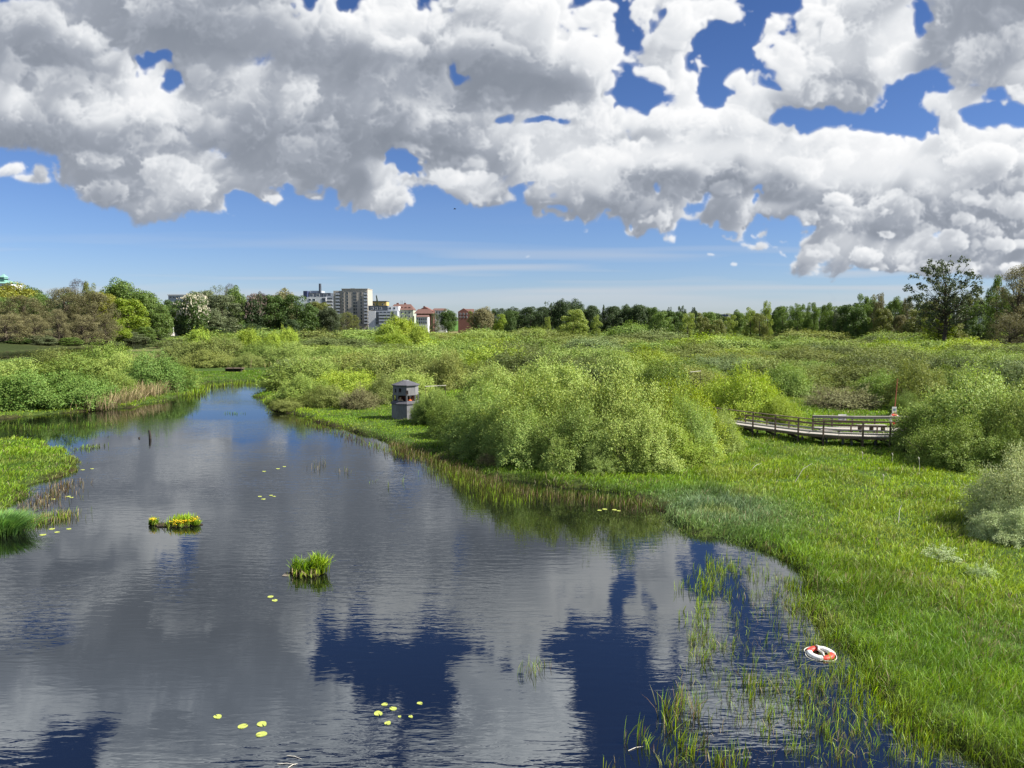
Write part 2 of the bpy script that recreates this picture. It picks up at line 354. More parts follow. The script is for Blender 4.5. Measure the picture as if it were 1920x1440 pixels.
# ------------------------------------------------------------------ sky: sky texture with a baked sheet of cumulus in front of it
def build_world():
    alpha, light = bake_clouds()
    fx = np.clip((SKY_A-np.abs((np.arange(NX)+.5)/SC-SKY_A))/.07, 0, 1); fy = np.clip((NY-np.arange(NY))/50, 0, 1)
    fade = (fx[None, :]*fy[:, None]).astype(np.float32)
    img = bpy.data.images.new('cloud_sheet', NX, NY, alpha=True, float_buffer=True, is_data=True)
    px = np.ones((NY, NX, 4), np.float32); px[:, :, 0] = light; px[:, :, 1] = alpha; px[:, :, 2] = fade; g = np.clip((np.arange(NY)/SC-.39)/.12, 0, 1); px[:, :, 3] = (1+.6*g*g*(3-2*g))[:, None]  # clouds above the view are brightened to lift their reflection in the water
    img.alpha_mode = 'CHANNEL_PACKED'; img.pixels.foreach_set(px.ravel()); img.update()
    try: img.pack()
    except Exception: pass
    w = bpy.data.worlds.new('World'); scene.world = w; w.use_nodes = True
    n = w.node_tree.nodes; l = w.node_tree.links
    for x in list(n): n.remove(x)
    out = N(n, 'ShaderNodeOutputWorld'); bg = N(n, 'ShaderNodeBackground'); bg.inputs['Strength'].default_value = .1
    l.new(bg.outputs[0], out.inputs[0])
    sky = N(n, 'ShaderNodeTexSky', sky_type='NISHITA'); sky.sun_disc = False; sky.sun_elevation = SUN_EL; sky.sun_rotation = SUN_AZ
    sky.altitude = 0; sky.air_density = 1.0; sky.dust_density = .1; sky.ozone_density = 3.0
    tc = N(n, 'ShaderNodeTexCoord'); sp = N(n, 'ShaderNodeSeparateXYZ'); l.new(tc.outputs['Generated'], sp.inputs[0])
    tr = N(n, 'ShaderNodeValToRGB'); te = tr.color_ramp.elements; te[0].position = .03; te[0].color = (*SKY_TINT, 1); te[1].position = .45; te[1].color = (*SKY_TINT_HIGH, 1); l.new(sp.outputs[2], tr.inputs[0])
    tint = N(n, 'ShaderNodeMix', data_type='RGBA', blend_type='MULTIPLY'); tint.inputs[0].default_value = 1; l.new(tr.outputs[0], tint.inputs[7])
    l.new(sky.outputs[0], tint.inputs[6])
    def math(op, a, b=None, clamp=False):
        m = N(n, 'ShaderNodeMath', operation=op, use_clamp=clamp)
        for k, v in ((0, a), (1, b)):
            if v is None: continue
            if hasattr(v, 'default_value') or hasattr(v, 'links'): l.new(v, m.inputs[k])
            else: m.inputs[k].default_value = v
        return m.outputs[0]
    yy = math('MAXIMUM', sp.outputs[1], .02)
    u = math('MULTIPLY_ADD', math('DIVIDE', sp.outputs[0], yy), 1/(2*SKY_A)); u.node.inputs[2].default_value = .5
    v = math('MULTIPLY', math('DIVIDE', sp.outputs[2], yy), SC/NY)
    cb = N(n, 'ShaderNodeCombineXYZ'); l.new(u, cb.inputs[0]); l.new(v, cb.inputs[1])
    im = N(n, 'ShaderNodeTexImage', image=img, extension='CLIP', interpolation='Cubic'); l.new(cb.outputs[0], im.inputs[0])
    s3 = N(n, 'ShaderNodeSeparateColor'); l.new(im.outputs['Color'], s3.inputs[0])
    inside = math('MULTIPLY', s3.outputs[2], math('GREATER_THAN', sp.outputs[1], .05))
    # elsewhere in the sky: a plain broken cover
    mp = N(n, 'ShaderNodeMapping'); mp.inputs['Scale'].default_value = (1, 1, 2.2); l.new(tc.outputs['Generated'], mp.inputs[0])
    nz = N(n, 'ShaderNodeTexNoise'); nz.inputs['Scale'].default_value = 3.2; nz.inputs['Detail'].default_value = 5; l.new(mp.outputs[0], nz.inputs['Vector'])
    a2 = math('MULTIPLY', math('SUBTRACT', nz.outputs[0], .47), 9, True)
    l2 = math('MULTIPLY', math('SUBTRACT', .78, nz.outputs[0]), 2.6, True)
    def lerp(f, a, b): return math('ADD', math('MULTIPLY', a, math('SUBTRACT', 1, f)), math('MULTIPLY', b, f))
    al = lerp(inside, a2, s3.outputs[1]); li = lerp(inside, l2, s3.outputs[0])
    above = math('MULTIPLY', math('ADD', sp.outputs[2], .0), 60, True)
    al = math('MULTIPLY', al, above)
    rp = N(n, 'ShaderNodeValToRGB')
    e = rp.color_ramp.elements; e[0].position = 0; e[0].color = (*CLOUD_COLS[0], 1); e[1].position = 1; e[1].color = (*CLOUD_COLS[3], 1)
    for pos, c in ((.3, CLOUD_COLS[1]), (.65, CLOUD_COLS[2])):
        k = rp.color_ramp.elements.new(pos); k.color = (*c, 1)
    l.new(li, rp.inputs[0])
    sc = N(n, 'ShaderNodeMix', data_type='RGBA', blend_type='MULTIPLY'); sc.inputs[0].default_value = 1
    bo = math('MULTIPLY', lerp(inside, 1.3, im.outputs['Alpha']), CLOUD_GAIN); l.new(bo, sc.inputs[7])
    l.new(rp.outputs[0], sc.inputs[6])
    mx = N(n, 'ShaderNodeMix', data_type='RGBA'); l.new(al, mx.inputs[0]); l.new(tint.outputs[2], mx.inputs[6]); l.new(sc.outputs[2], mx.inputs[7])
    l.new(mx.outputs[2], bg.inputs[0])

EXPOSURE = 1.18
SKY_TINT = (.325, .385, .55); SKY_TINT_HIGH = (.18, .245, .385)
CLOUD_GAIN = 4.35
CLOUD_COLS = ((.195, .224, .275), (.375, .408, .47), (.76, .785, .82), (1.06, 1.06, 1.06))
build_world()
scene.view_settings.view_transform = 'Standard'; scene.view_settings.look = 'None'
scene.view_settings.exposure = EXPOSURE; scene.view_settings.gamma = 1; scene.view_settings.use_curve_mapping = False
sl = bpy.data.lights.new('sun', 'SUN'); sl.energy = 5.0; sl.angle = R(.53); sl.color = (1, .95, .87)
so = bpy.data.objects.new('sun', sl); COL.objects.link(so); so.rotation_euler = (-SUN).to_track_quat('-Z', 'Y').to_euler()
cam = bpy.data.cameras.new('camera'); cam.sensor_width = 36; cam.lens = 36*FPX/1920; cam.clip_start = .5; cam.clip_end = 12000
co = bpy.data.objects.new('camera', cam); COL.objects.link(co); co.location = (0, 0, CAMZ); co.rotation_euler = (R(90)-PITCH, 0, 0)
scene.camera = co
scene.cycles.max_bounces = 6; scene.cycles.diffuse_bounces = 3; scene.cycles.glossy_bounces = 3; scene.cycles.transmission_bounces = 3
scene.cycles.caustics_reflective = False; scene.cycles.caustics_refractive = False; scene.cycles.sample_clamp_indirect = 6
scene.render.film_transparent = False

# ------------------------------------------------------------------ shoreline and ground
RIGHT_SHORE = [(1840, 1440), (1725, 1388), (1645, 1322), (1590, 1258), (1530, 1192), (1508, 1142), (1508, 1100), (1478, 1062), (1430, 1037), (1370, 1020), (1300, 1010), (1248, 987),
               (1222, 947), (1165, 932), (1080, 917), (980, 907), (900, 895), (850, 872), (780, 851), (715, 830), (645, 806), (580, 787), (530, 772), (488, 754), (475, 739), (500, 729), (540, 722)]
LEFT_SHORE = [(505, 716), (440, 715), (398, 716), (378, 724), (366, 737), (320, 750), (250, 764), (180, 769), (100, 777), (0, 785), (-150, 794), (-330, 812)]
ISLET = [(-330, 1150), (-120, 1040), (0, 1003), (24, 985), (36, 942), (66, 914), (128, 887), (149, 866), (132, 846), (90, 831), (0, 823), (-160, 815), (-330, 830)]
LAKE_NEAR = [(-420, 705), (-200, 690), (0, 676), (150, 662), (255, 655), (312, 648), (345, 640), (480, 633), (600, 630.2), (715, 627.3)]
LAKE_FAR = [(715, 623.8), (620, 626), (560, 628), (430, 630.3), (330, 634), (298, 638), (272, 641), (200, 648), (100, 655), (0, 661), (-200, 674), (-420, 690)]
rs = [ground_pt(*p) for p in RIGHT_SHORE]; ls = [ground_pt(*p) for p in LEFT_SHORE]
RIVER_POLY = np.array([(16, -90), (14.5, -20), (12.2, 9)]+rs+ls+[(-110, 62), (-150, 20), (-150, -90)])
ISLET_POLY = np.array([ground_pt(*p) for p in ISLET])
LAKE_POLY = np.array([ground_pt(*p) for p in LAKE_NEAR+LAKE_FAR])

def poly_sdf(X, Y, poly):
    """signed distance, positive inside"""
    X = np.asarray(X, float).ravel(); Y = np.asarray(Y, float).ravel()
    d2 = np.full(len(X), 1e18); ins = np.zeros(len(X), bool); m = len(poly)
    for i in range(m):
        x0, y0 = poly[i]; x1, y1 = poly[(i+1) % m]; ex, ey = x1-x0, y1-y0
        t = np.clip(((X-x0)*ex+(Y-y0)*ey)/(ex*ex+ey*ey+1e-12), 0, 1)
        d2 = np.minimum(d2, (X-x0-t*ex)**2+(Y-y0-t*ey)**2)
        c = (y0 > Y) != (y1 > Y)
        ins ^= c & (X < ex*(Y-y0)/(ey if abs(ey) > 1e-12 else 1e-12)+x0)
    return np.where(ins, 1, -1)*np.sqrt(d2)

_bank = sorted((photo_to_ab(*p)[0], math.hypot(*ground_pt(*p))) for p in LAKE_FAR)
BA = np.array([b[0] for b in _bank]+[-.1, .0, .06]); BR = np.array([b[1] for b in _bank]+[600, 640, 5000])
_o = np.argsort(BA); BA = BA[_o]; BR = BR[_o]
def land_sdf(X, Y):
    """metres inland from the nearest water's edge (negative: out in the water)"""
    w = np.maximum(poly_sdf(X, Y, RIVER_POLY), poly_sdf(X, Y, LAKE_POLY))
    return np.maximum(-w, poly_sdf(X, Y, ISLET_POLY))
def ground_z(X, Y, s=None):
    X = np.asarray(X, float).ravel(); Y = np.asarray(Y, float).ravel()
    if s is None: s = land_sdf(X, Y)
    r = np.hypot(X, Y); wob = (fbm2(X, Y, 2.2)-.5)
    s = s+wob*.9*np.clip(r/20, .4, 3)
    t = np.clip((s+.9)/1.8, 0, 1); t = t*t*(3-2*t)
    z = -.75+t*1.0+np.clip(s/12, 0, 1)*.12+(fbm2(X+91, Y, 5)-.5)*.14*np.clip(s, 0, 1)
    a = X/np.maximum(Y, 1); rb = np.interp(a, BA, BR)
    park = np.clip((r-rb)/60, 0, 1)*(Y > 0)
    return z+park*park*(3-2*park)*2.6

def build_ground():
    az = np.concatenate([np.linspace(-180, -60, 31)[:-1], np.linspace(-60, 60, 601), np.linspace(60, 180, 31)[1:-1]])
    rr = np.concatenate([[3], np.geomspace(7, 200, 270), np.geomspace(203, 900, 110), np.geomspace(950, 9000, 24)])
    A, Rr = np.meshgrid(np.radians(az), rr); X = Rr*np.sin(A); Y = Rr*np.cos(A)
    z = ground_z(X, Y)
    na, nr = len(az), len(rr)
    V = np.stack([X.ravel(), Y.ravel(), z], 1)
    i, j = np.meshgrid(np.arange(nr-1), np.arange(na), indexing='ij'); j2 = (j+1) % na
    q = np.stack([i*na+j, (i+1)*na+j, (i+1)*na+j2, i*na+j2], -1).reshape(-1, 4)[:, ::-1]
    V = np.concatenate([V, [[0, 0, -.75]]]); c = len(V)-1
    tri = np.stack([np.full(na, c), np.arange(na), (np.arange(na)+1) % na], 1)[:, ::-1]
    # what grows or lies on the ground: wet peat at the water's edge, sedge turf, old straw, mown park lawn
    s = land_sdf(X, Y); x, y = X.ravel(), Y.ravel(); r = Rr.ravel()
    turf = np.array([.045, .08, .015]); peat = np.array([.035, .028, .014]); straw = np.array([.23, .18, .09]); lawn = np.array([.07, .15, .03])
    n1 = fbm2(x, y, 9)[:, None]; n2 = fbm2(x+300, y, 26)[:, None]; turf2 = np.array([.07, .12, .022])
    c = turf*(.7+.6*n1)
    f = np.clip((n2-.5)*5, 0, 1)*np.clip((r-165)/40, 0, 1)[:, None]*.6; c = c*(1-f)+straw*f
    f = np.clip(1-s/1.2, 0, 1)[:, None]; c = c*(1-f)+peat*f
    rb = np.interp(x/np.maximum(y, 1), BA, BR); f = (np.clip((r-rb-6)/12, 0, 1)*(y > 100)*np.clip((x/np.maximum(y, 1)+.43)/.04, .12, 1))[:, None]; c = c*(1-f)+lawn*(.8+.4*n1)*f
    f = (np.clip((r-rb+4)/8, 0, 1)*(y > 100)*(x/np.maximum(y, 1) < -.425))[:, None]*.85; c = c*(1-f)+np.array([.028, .036, .012])*f
    T = np.concatenate([c, [peat]])
    mat, n, l = new_mat('ground_cover'); out = N(n, 'ShaderNodeOutputMaterial'); p = N(n, 'ShaderNodeBsdfPrincipled'); p.inputs['Roughness'].default_value = .95; p.inputs['Specular IOR Level'].default_value = .1
    at = N(n, 'ShaderNodeAttribute', attribute_name='tint'); nz = N(n, 'ShaderNodeTexNoise'); nz.inputs['Scale'].default_value = 3; nz.inputs['Detail'].default_value = 8
    tc = N(n, 'ShaderNodeTexCoord'); l.new(tc.outputs['Object'], nz.inputs['Vector'])
    mr = N(n, 'ShaderNodeMapRange'); mr.inputs['From Min'].default_value = .3; mr.inputs['From Max'].default_value = .7; mr.inputs['To Min'].default_value = .55; mr.inputs['To Max'].default_value = 1.4; l.new(nz.outputs[0], mr.inputs[0])
    hs = N(n, 'ShaderNodeHueSaturation'); l.new(at.outputs['Color'], hs.inputs['Color']); l.new(mr.outputs[0], hs.inputs['Value']); l.new(hs.outputs[0], p.inputs['Base Color'])
    b = N(n, 'ShaderNodeBump'); b.inputs['Distance'].default_value = .08; l.new(nz.outputs[0], b.inputs['Height']); l.new(b.outputs[0], p.inputs['Normal']); l.new(p.outputs[0], out.inputs[0])
    me = mesh_from('ground', V, np.concatenate([q.ravel(), tri.ravel()]), np.concatenate([np.full(len(q), 4), np.full(len(tri), 3)]), mat, T)
    tag(link('ground', me), 'boggy wetland ground under the grass and willows', 'ground', kind='structure')
build_ground()

def build_water():
    m, n, l = new_mat('river_water'); out = N(n, 'ShaderNodeOutputMaterial'); p = N(n, 'ShaderNodeBsdfPrincipled')
    p.inputs['Base Color'].default_value = (.003, .0033, .0032, 1); p.inputs['Roughness'].default_value = .012; p.inputs['IOR'].default_value = WATER_IOR; p.inputs['Specular Tint'].default_value = (.88, .95, 1, 1)
    tc = N(n, 'ShaderNodeTexCoord')
    def wave(scale, stretch, rot, detail, dist=0.0):
        mp = N(n, 'ShaderNodeMapping'); mp.inputs['Scale'].default_value = stretch; mp.inputs['Rotation'].default_value = (0, 0, R(rot))
        t = N(n, 'ShaderNodeTexNoise'); t.inputs['Scale'].default_value = scale; t.inputs['Detail'].default_value = detail; t.inputs['Roughness'].default_value = .5; t.inputs['Distortion'].default_value = dist
        l.new(tc.outputs['Object'], mp.inputs[0]); l.new(mp.outputs[0], t.inputs['Vector']); return t.outputs[0]
    a = wave(1.0, (.9, 3.4, 1), 12, 2.5, .6); b = wave(1.0, (2.6, 8.5, 1), -8, 2, .4); g = wave(.06, (1, 1.5, 1), 20, 3)
    gm = N(n, 'ShaderNodeMapRange'); gm.inputs['From Min'].default_value = .4; gm.inputs['From Max'].default_value = .62; gm.inputs['To Min'].default_value = .12; gm.inputs['To Max'].default_value = 1.0; l.new(g, gm.inputs[0])
    # sheltered calm in the bay under the big willows
    vd = N(n, 'ShaderNodeVectorMath', operation='DISTANCE'); l.new(tc.outputs['Object'], vd.inputs[0]); bx, by = ground_pt(1090, 968); vd.inputs[1].default_value = (bx, by, 0)
    cm = N(n, 'ShaderNodeMapRange'); cm.inputs['From Min'].default_value = 4; cm.inputs['From Max'].default_value = 13; cm.inputs['To Min'].default_value = .22; l.new(vd.outputs['Value'], cm.inputs[0])
    gq = N(n, 'ShaderNodeMath', operation='MULTIPLY'); l.new(gm.outputs[0], gq.inputs[0]); l.new(cm.outputs[0], gq.inputs[1])
    ad = N(n, 'ShaderNodeMath', operation='MULTIPLY_ADD'); ad.inputs[1].default_value = .32; l.new(b, ad.inputs[0]); l.new(a, ad.inputs[2])
    bp = N(n, 'ShaderNodeBump'); bp.inputs['Distance'].default_value = WAVE_H; l.new(ad.outputs[0], bp.inputs['Height']); l.new(gq.outputs[0], bp.inputs['Strength'])
    l.new(bp.outputs[0], p.inputs['Normal']); l.new(p.outputs[0], out.inputs[0])
    me = MB().add([(-2500, -400, 0), (2500, -400, 0), (2500, 1600, 0), (-2500, 1600, 0)], [(0, 1, 2, 3)]).mesh('water', m)
    tag(link('water', me), 'dark still river water reflecting the clouds', 'water', kind='structure')
WATER_IOR = 2.55; WAVE_H = .012
build_water()
# ------------------------------------------------------------------ willow bushes
def fan_crown(seed, Rn, H, shoots, per, leaf, width, lobes=14, upright=.35, spray=.11):
    """a dome of long shoots fanning out of one root, leafy along their outer half; returns leaf mesh data and shoot paths"""
    g = np.random.default_rng(seed)
    la = g.uniform(0, 2*math.pi, lobes); le = np.arcsin(g.uniform(.02, 1, lobes)); lk = g.uniform(.6, 1.15, lobes); lw = g.uniform(.16, .36, lobes)
    ld = np.stack([np.cos(la)*np.cos(le), np.sin(la)*np.cos(le), np.sin(le)], 1)
    z = g.uniform(-.02, 1, shoots)**.85; az = g.uniform(0, 2*math.pi, shoots)
    c = np.sqrt(np.maximum(0, 1-z*z)); d = np.stack([c*np.cos(az), c*np.sin(az), z], 1)
    ang = np.arccos(np.clip(d@ld.T, -1, 1)); k = np.max(lk*np.exp(-(ang/lw)**2), 1)
    rad = .68+.37*k+g.normal(0, .04, shoots)
    rad *= np.where(g.random(shoots) < .07, 1.1, 1)
    tip = d*rad[:, None]*np.array([Rn, Rn, H]); tip[:, 2] = np.maximum(tip[:, 2], .15)
    root = np.stack([g.normal(0, .16*Rn, shoots), g.normal(0, .16*Rn, shoots), np.zeros(shoots)], 1)+d*np.array([.25*Rn, .25*Rn, 0])
    mid = root*.5+tip*.5+np.array([0, 0, 1])*(.22*H*(1-z))[:, None]
    # leaves along the outer part of each curved shoot
    t = 1-g.random((shoots, per))**1.5*.55; t = np.where(g.random(t.shape) < .16, g.uniform(.25, .7, t.shape), t)
    P = ((1-t)**2)[:, :, None]*root[:, None]+(2*t*(1-t))[:, :, None]*mid[:, None]+(t**2)[:, :, None]*tip[:, None]
    T = unit(2*(1-t)[:, :, None]*(mid-root)[:, None]+2*t[:, :, None]*(tip-mid)[:, None]+np.array([0, 0, upright]))
    P = P+g.normal(0, spray, P.shape)
    rd = unit(g.normal(0, 1, P.shape)); L = unit(T*.75+rd*.8); Nn = unit(unit(P/np.array([Rn, Rn, H]))*1.35+np.array([0, 0, .3])+rd[:, :, ::-1]*.55)
    n = shoots*per
    ll = leaf*g.uniform(.6, 1.35, n); ww = width*g.uniform(.7, 1.25, n)
    V, lo, sz = leaf_quads(P.reshape(-1, 3), L.reshape(-1, 3), Nn.reshape(-1, 3), ll, ww)
    return V, lo, sz, root, mid, tip

def stems_mesh(name, root, mid, tip, pick, r0, H):
    mb = MB(); mb.v.append((0, 0, -.45))
    for i in pick:
        k0 = len(mb.v)
        pts = []
        for t in (0, .35, .7, .96):
            pts.append((1-t)**2*root[i]+2*t*(1-t)*mid[i]+t*t*tip[i])
        pts[0] = pts[0]*np.array([1, 1, 0])-np.array([0, 0, .35])
        mb.tube(pts, [r0, r0*.75, r0*.45, r0*.15], 4, False); mb.f.append((0, k0+1, k0)); mb.f.append((0, k0+3, k0+2))   # all rise from one stool
    return mb.mesh(name, M_STEM)

RN, HN = 3.5, 4.2
def make_variant(seed, shoots, per, leaf, width, stems, kind='willow', **kw):
    V, lo, sz, a, b, c = fan_crown(seed, RN, HN, shoots, per, leaf, width, **kw)
    f = mesh_from(f'{kind}_foliage_mesh', V, lo, sz, M_LEAF)
    s = stems_mesh(f'{kind}_stems_mesh', a, b, c, range(0, len(a), max(1, len(a)//stems)), .035, HN)
    return f, s
NEAR = [make_variant(100+i, 950, 62, .105, .06, 90, lobes=34+4*i) for i in range(5)]
MIDV = [make_variant(200+i, 760, 44, .15, .08, 40, lobes=26+4*i, spray=.14) for i in range(5)]
FARV = [make_variant(300+i, 680, 38, .2, .12, 14, lobes=18+3*i, spray=.2) for i in range(5)]
SPARSE = [make_variant(400+i, 120, 34, .22, .13, 40, lobes=9, upright=.5) for i in range(2)]
TWIGGY = [make_variant(500+i, 640, 18, .17, .06, 260, lobes=14, upright=.5) for i in range(2)]

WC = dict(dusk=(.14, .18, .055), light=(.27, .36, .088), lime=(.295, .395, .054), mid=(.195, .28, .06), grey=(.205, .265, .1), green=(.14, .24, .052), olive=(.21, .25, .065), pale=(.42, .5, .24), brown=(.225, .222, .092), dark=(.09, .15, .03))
n_bush = 0
def bush(X, Y, w, h, color, label, variants, name='willow_bush', cat='bush', group='willow bushes of the marsh', depth=None, k=None, sink=.12):
    global n_bush
    f, s = variants[(n_bush if k is None else k) % len(variants)]; n_bush += 1
    gz = float(ground_z(X, Y)[0]); gz = max(gz, 0)
    r = empty(name, (X, Y, gz-sink), random.uniform(0, 6.28))
    d = depth or w
    if depth: r.rotation_euler = (0, 0, -math.atan2(X, Y)+random.uniform(-.15, .15))
    sc = (w/2/RN, d/2/RN, (h+sink)/HN); r.scale = sc
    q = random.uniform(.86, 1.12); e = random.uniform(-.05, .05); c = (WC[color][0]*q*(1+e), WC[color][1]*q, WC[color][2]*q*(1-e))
    fo = link('foliage', f, r, c); st = link('stems', s, r)
    tag(r, label, cat, group)
    return r
def bush_px(px, top, D, hw, color, label, variants, **kw):
    X, Y, zt = far_pt(px, top, D)
    gz = max(0, float(ground_z(X, Y)[0]))
    return bush(X, Y, 2*hw/FPX*D, max(.6, zt-gz), color, label, variants, **kw)

# px of the centre, px of the top, distance, half width in px, colour, label
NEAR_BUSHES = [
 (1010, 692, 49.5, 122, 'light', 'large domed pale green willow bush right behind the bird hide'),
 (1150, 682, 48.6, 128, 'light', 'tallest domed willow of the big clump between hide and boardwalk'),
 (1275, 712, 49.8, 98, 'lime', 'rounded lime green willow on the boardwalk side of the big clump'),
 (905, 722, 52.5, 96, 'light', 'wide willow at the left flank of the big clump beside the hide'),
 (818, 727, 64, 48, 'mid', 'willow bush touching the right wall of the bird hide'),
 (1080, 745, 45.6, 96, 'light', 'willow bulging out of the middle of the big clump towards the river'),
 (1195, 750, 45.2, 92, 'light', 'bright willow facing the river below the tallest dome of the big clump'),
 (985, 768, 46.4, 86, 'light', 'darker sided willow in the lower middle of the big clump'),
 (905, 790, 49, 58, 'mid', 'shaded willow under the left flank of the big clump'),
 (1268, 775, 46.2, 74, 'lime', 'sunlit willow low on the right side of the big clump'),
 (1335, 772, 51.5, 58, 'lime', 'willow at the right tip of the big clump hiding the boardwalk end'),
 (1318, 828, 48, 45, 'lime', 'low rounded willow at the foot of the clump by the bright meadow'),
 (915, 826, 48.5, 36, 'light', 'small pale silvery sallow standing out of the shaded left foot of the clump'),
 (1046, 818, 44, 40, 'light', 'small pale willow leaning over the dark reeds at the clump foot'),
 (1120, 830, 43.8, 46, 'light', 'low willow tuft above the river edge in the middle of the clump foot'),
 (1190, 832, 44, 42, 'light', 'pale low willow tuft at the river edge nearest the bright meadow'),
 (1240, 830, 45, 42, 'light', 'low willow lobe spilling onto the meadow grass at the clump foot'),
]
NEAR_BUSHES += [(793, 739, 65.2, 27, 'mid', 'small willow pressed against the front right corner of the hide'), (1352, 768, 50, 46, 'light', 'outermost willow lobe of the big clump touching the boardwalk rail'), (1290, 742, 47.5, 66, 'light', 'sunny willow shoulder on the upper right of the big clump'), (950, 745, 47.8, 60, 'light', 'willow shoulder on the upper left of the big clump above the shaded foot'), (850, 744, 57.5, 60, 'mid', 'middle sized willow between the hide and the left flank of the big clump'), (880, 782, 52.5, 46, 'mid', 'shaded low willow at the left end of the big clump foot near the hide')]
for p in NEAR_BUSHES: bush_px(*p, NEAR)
bush_px(918, 846, 46.3, 34, 'brown', 'nearly bare twiggy bush in the shade at the left foot of the big clump', TWIGGY)
RIGHT_BUSHES = [
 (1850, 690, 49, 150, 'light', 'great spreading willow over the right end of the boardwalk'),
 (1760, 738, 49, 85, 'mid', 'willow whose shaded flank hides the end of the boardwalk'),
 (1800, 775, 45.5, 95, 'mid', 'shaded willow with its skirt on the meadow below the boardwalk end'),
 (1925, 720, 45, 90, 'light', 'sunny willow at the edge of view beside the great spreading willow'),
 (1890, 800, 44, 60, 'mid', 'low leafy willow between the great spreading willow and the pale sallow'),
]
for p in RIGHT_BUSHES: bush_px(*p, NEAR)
bush_px(1925, 842, 31.5, 105, 'pale', 'silvery grey sallow bush at the right edge of the meadow', NEAR)
bush_px(1895, 935, 30, 75, 'pale', 'low silvery sallow at the meadow edge below the larger silvery one', NEAR)
bush_px(1765, 1022, 27.5, 55, 'pale', 'thin young sallow sprouting sparse pale leaves from the meadow', SPARSE)
bush_px(1838, 1085, 25.5, 35, 'pale', 'tiny pale sapling in the meadow grass in front of the thin young sallow', SPARSE)
MID_BUSHES = [
 (1400, 690, 63, 95, 'lime', 'bright yellow green willow behind the left end of the boardwalk'),
 (1462, 740, 61, 48, 'lime', 'low lime willow sloping down to the meadow behind the boardwalk rail'),
 (1345, 715, 66, 60, 'lime', 'lime willow between the big clump and the bright one behind the boardwalk'),
 (1580, 712, 76, 88, 'brown', 'low brownish willow hedge across the meadow behind the boardwalk bench'),
 (1650, 690, 80, 55, 'mid', 'dark gapped willow behind the red pole'),
 (1720, 672, 74, 60, 'olive', 'olive willow behind the red pole and left of the great willow'),
 (1700, 735, 68, 34, 'mid', 'small willow beside the red pole with the sign'),
 (1475, 678, 88, 60, 'mid', 'rounded dark sided willow over the boardwalk just left of the brownish hedge'),
 # west bank of the river bend, behind the hide
 (570, 700, 82, 62, 'mid', 'willow at the river corner left of the hide'),
 (540, 745, 76, 38, 'olive', 'low willow at the very tip of the bank where the river bends'),
 (610, 722, 78, 55, 'olive', 'olive willow bush on the bank to the left of the hide'),
 (672, 715, 76, 48, 'brown', 'thin brownish willow with bare twigs just left of the hide'),
 (650, 690, 90, 70, 'lime', 'lime willow rising behind the bank bushes left of the hide'),
 (720, 700, 80, 45, 'olive', 'willow in shade close behind the left wall of the hide'),
 (770, 688, 84, 60, 'light', 'light willow rising above the roof of the hide'),
 (840, 655, 96, 42, 'olive', 'dark topped willow behind the hide roof and right of it'),
 (700, 668, 98, 75, 'light', 'broad light willow behind the hide in the second row'),
 (590, 668, 102, 65, 'light', 'light green willow above the river corner in the second row'),
 (925, 678, 78, 80, 'light', 'willow directly behind the left flank of the big clump'),
 (1040, 665, 80, 85, 'light', 'willow directly behind the middle of the big clump'),
 (1240, 672, 82, 80, 'mid', 'willow directly behind the right side of the big clump'),
 (1160, 662, 92, 70, 'light', 'willow peeping over the tallest dome of the big clump'),
]
for p in MID_BUSHES: bush_px(*p, TWIGGY if p[4] == 'brown' else (NEAR if p[2] < 70 else MIDV))
LEFT_BUSHES = [
 (45, 692, 76.5, 92, 'green', 'leafy deep green willow at the water on the far left bank'),
 (140, 694, 79, 85, 'green', 'green willow beside the dry reeds on the left bank'),
 (205, 692, 84.5, 55, 'mid', 'willow leaning over the pale dry reeds on the left bank'),
 (-40, 692, 75.5, 80, 'green', 'green willow on the left bank running out of view'),
 (292, 664, 94, 72, 'green', 'leafy green willow at the point of the left bank'),
 (338, 682, 99, 40, 'mid', 'low willow at the tip of the left bank point'),
 (230, 660, 106, 62, 'light', 'willow behind the dry reeds of the left bank'),
 (120, 662, 104, 95, 'mid', 'broad willow in the second row of the left bank'),
 (20, 672, 100, 80, 'light', 'pale willow in the second row of the left bank near the edge of view'),
 (190, 641, 122, 75, 'mid', 'highest willow along the back of the left bank'),
 (100, 650, 118, 70, 'olive', 'olive willow along the back of the left bank under the brown trees'),
 (-20, 668, 115, 60, 'mid', 'willow along the back of the left bank at the edge of view'),
 (265, 655, 120, 30, 'light', 'small pale willow at the back corner of the left bank'),
 (345, 640, 150, 60, 'olive', 'olive willow at the left end of the second bank beyond the point'),
 (415, 630, 152, 75, 'olive', 'broad olive willow dome on the second bank above the small jetty'),
 (490, 638, 150, 50, 'mid', 'willow on the second bank right of the small jetty'),
 (390, 655, 143, 60, 'olive', 'low olive willow at the waterline left of the small jetty'),
 (470, 660, 142, 38, 'olive', 'low willow at the waterline right behind the small jetty'),
 (540, 640, 145, 50, 'light', 'light willow closing the river arm on its right'),
 (545, 672, 120, 45, 'grey', 'grey green willow at the head of the river arm'),
 (375, 612, 210, 30, 'lime', 'lime willow with windswept shoots above the second bank'),
 (465, 612, 215, 26, 'lime', 'small lime willow tuft above the second bank under the dark chestnut'),
 (540, 613, 220, 24, 'lime', 'lime willow tuft in front of the dark park trees'),
 (508, 620, 200, 22, 'lime', 'rounded lime willow below the lime tuft before the park'),
]
for p in LEFT_BUSHES: bush_px(*p, MIDV if p[2] < 160 else FARV)

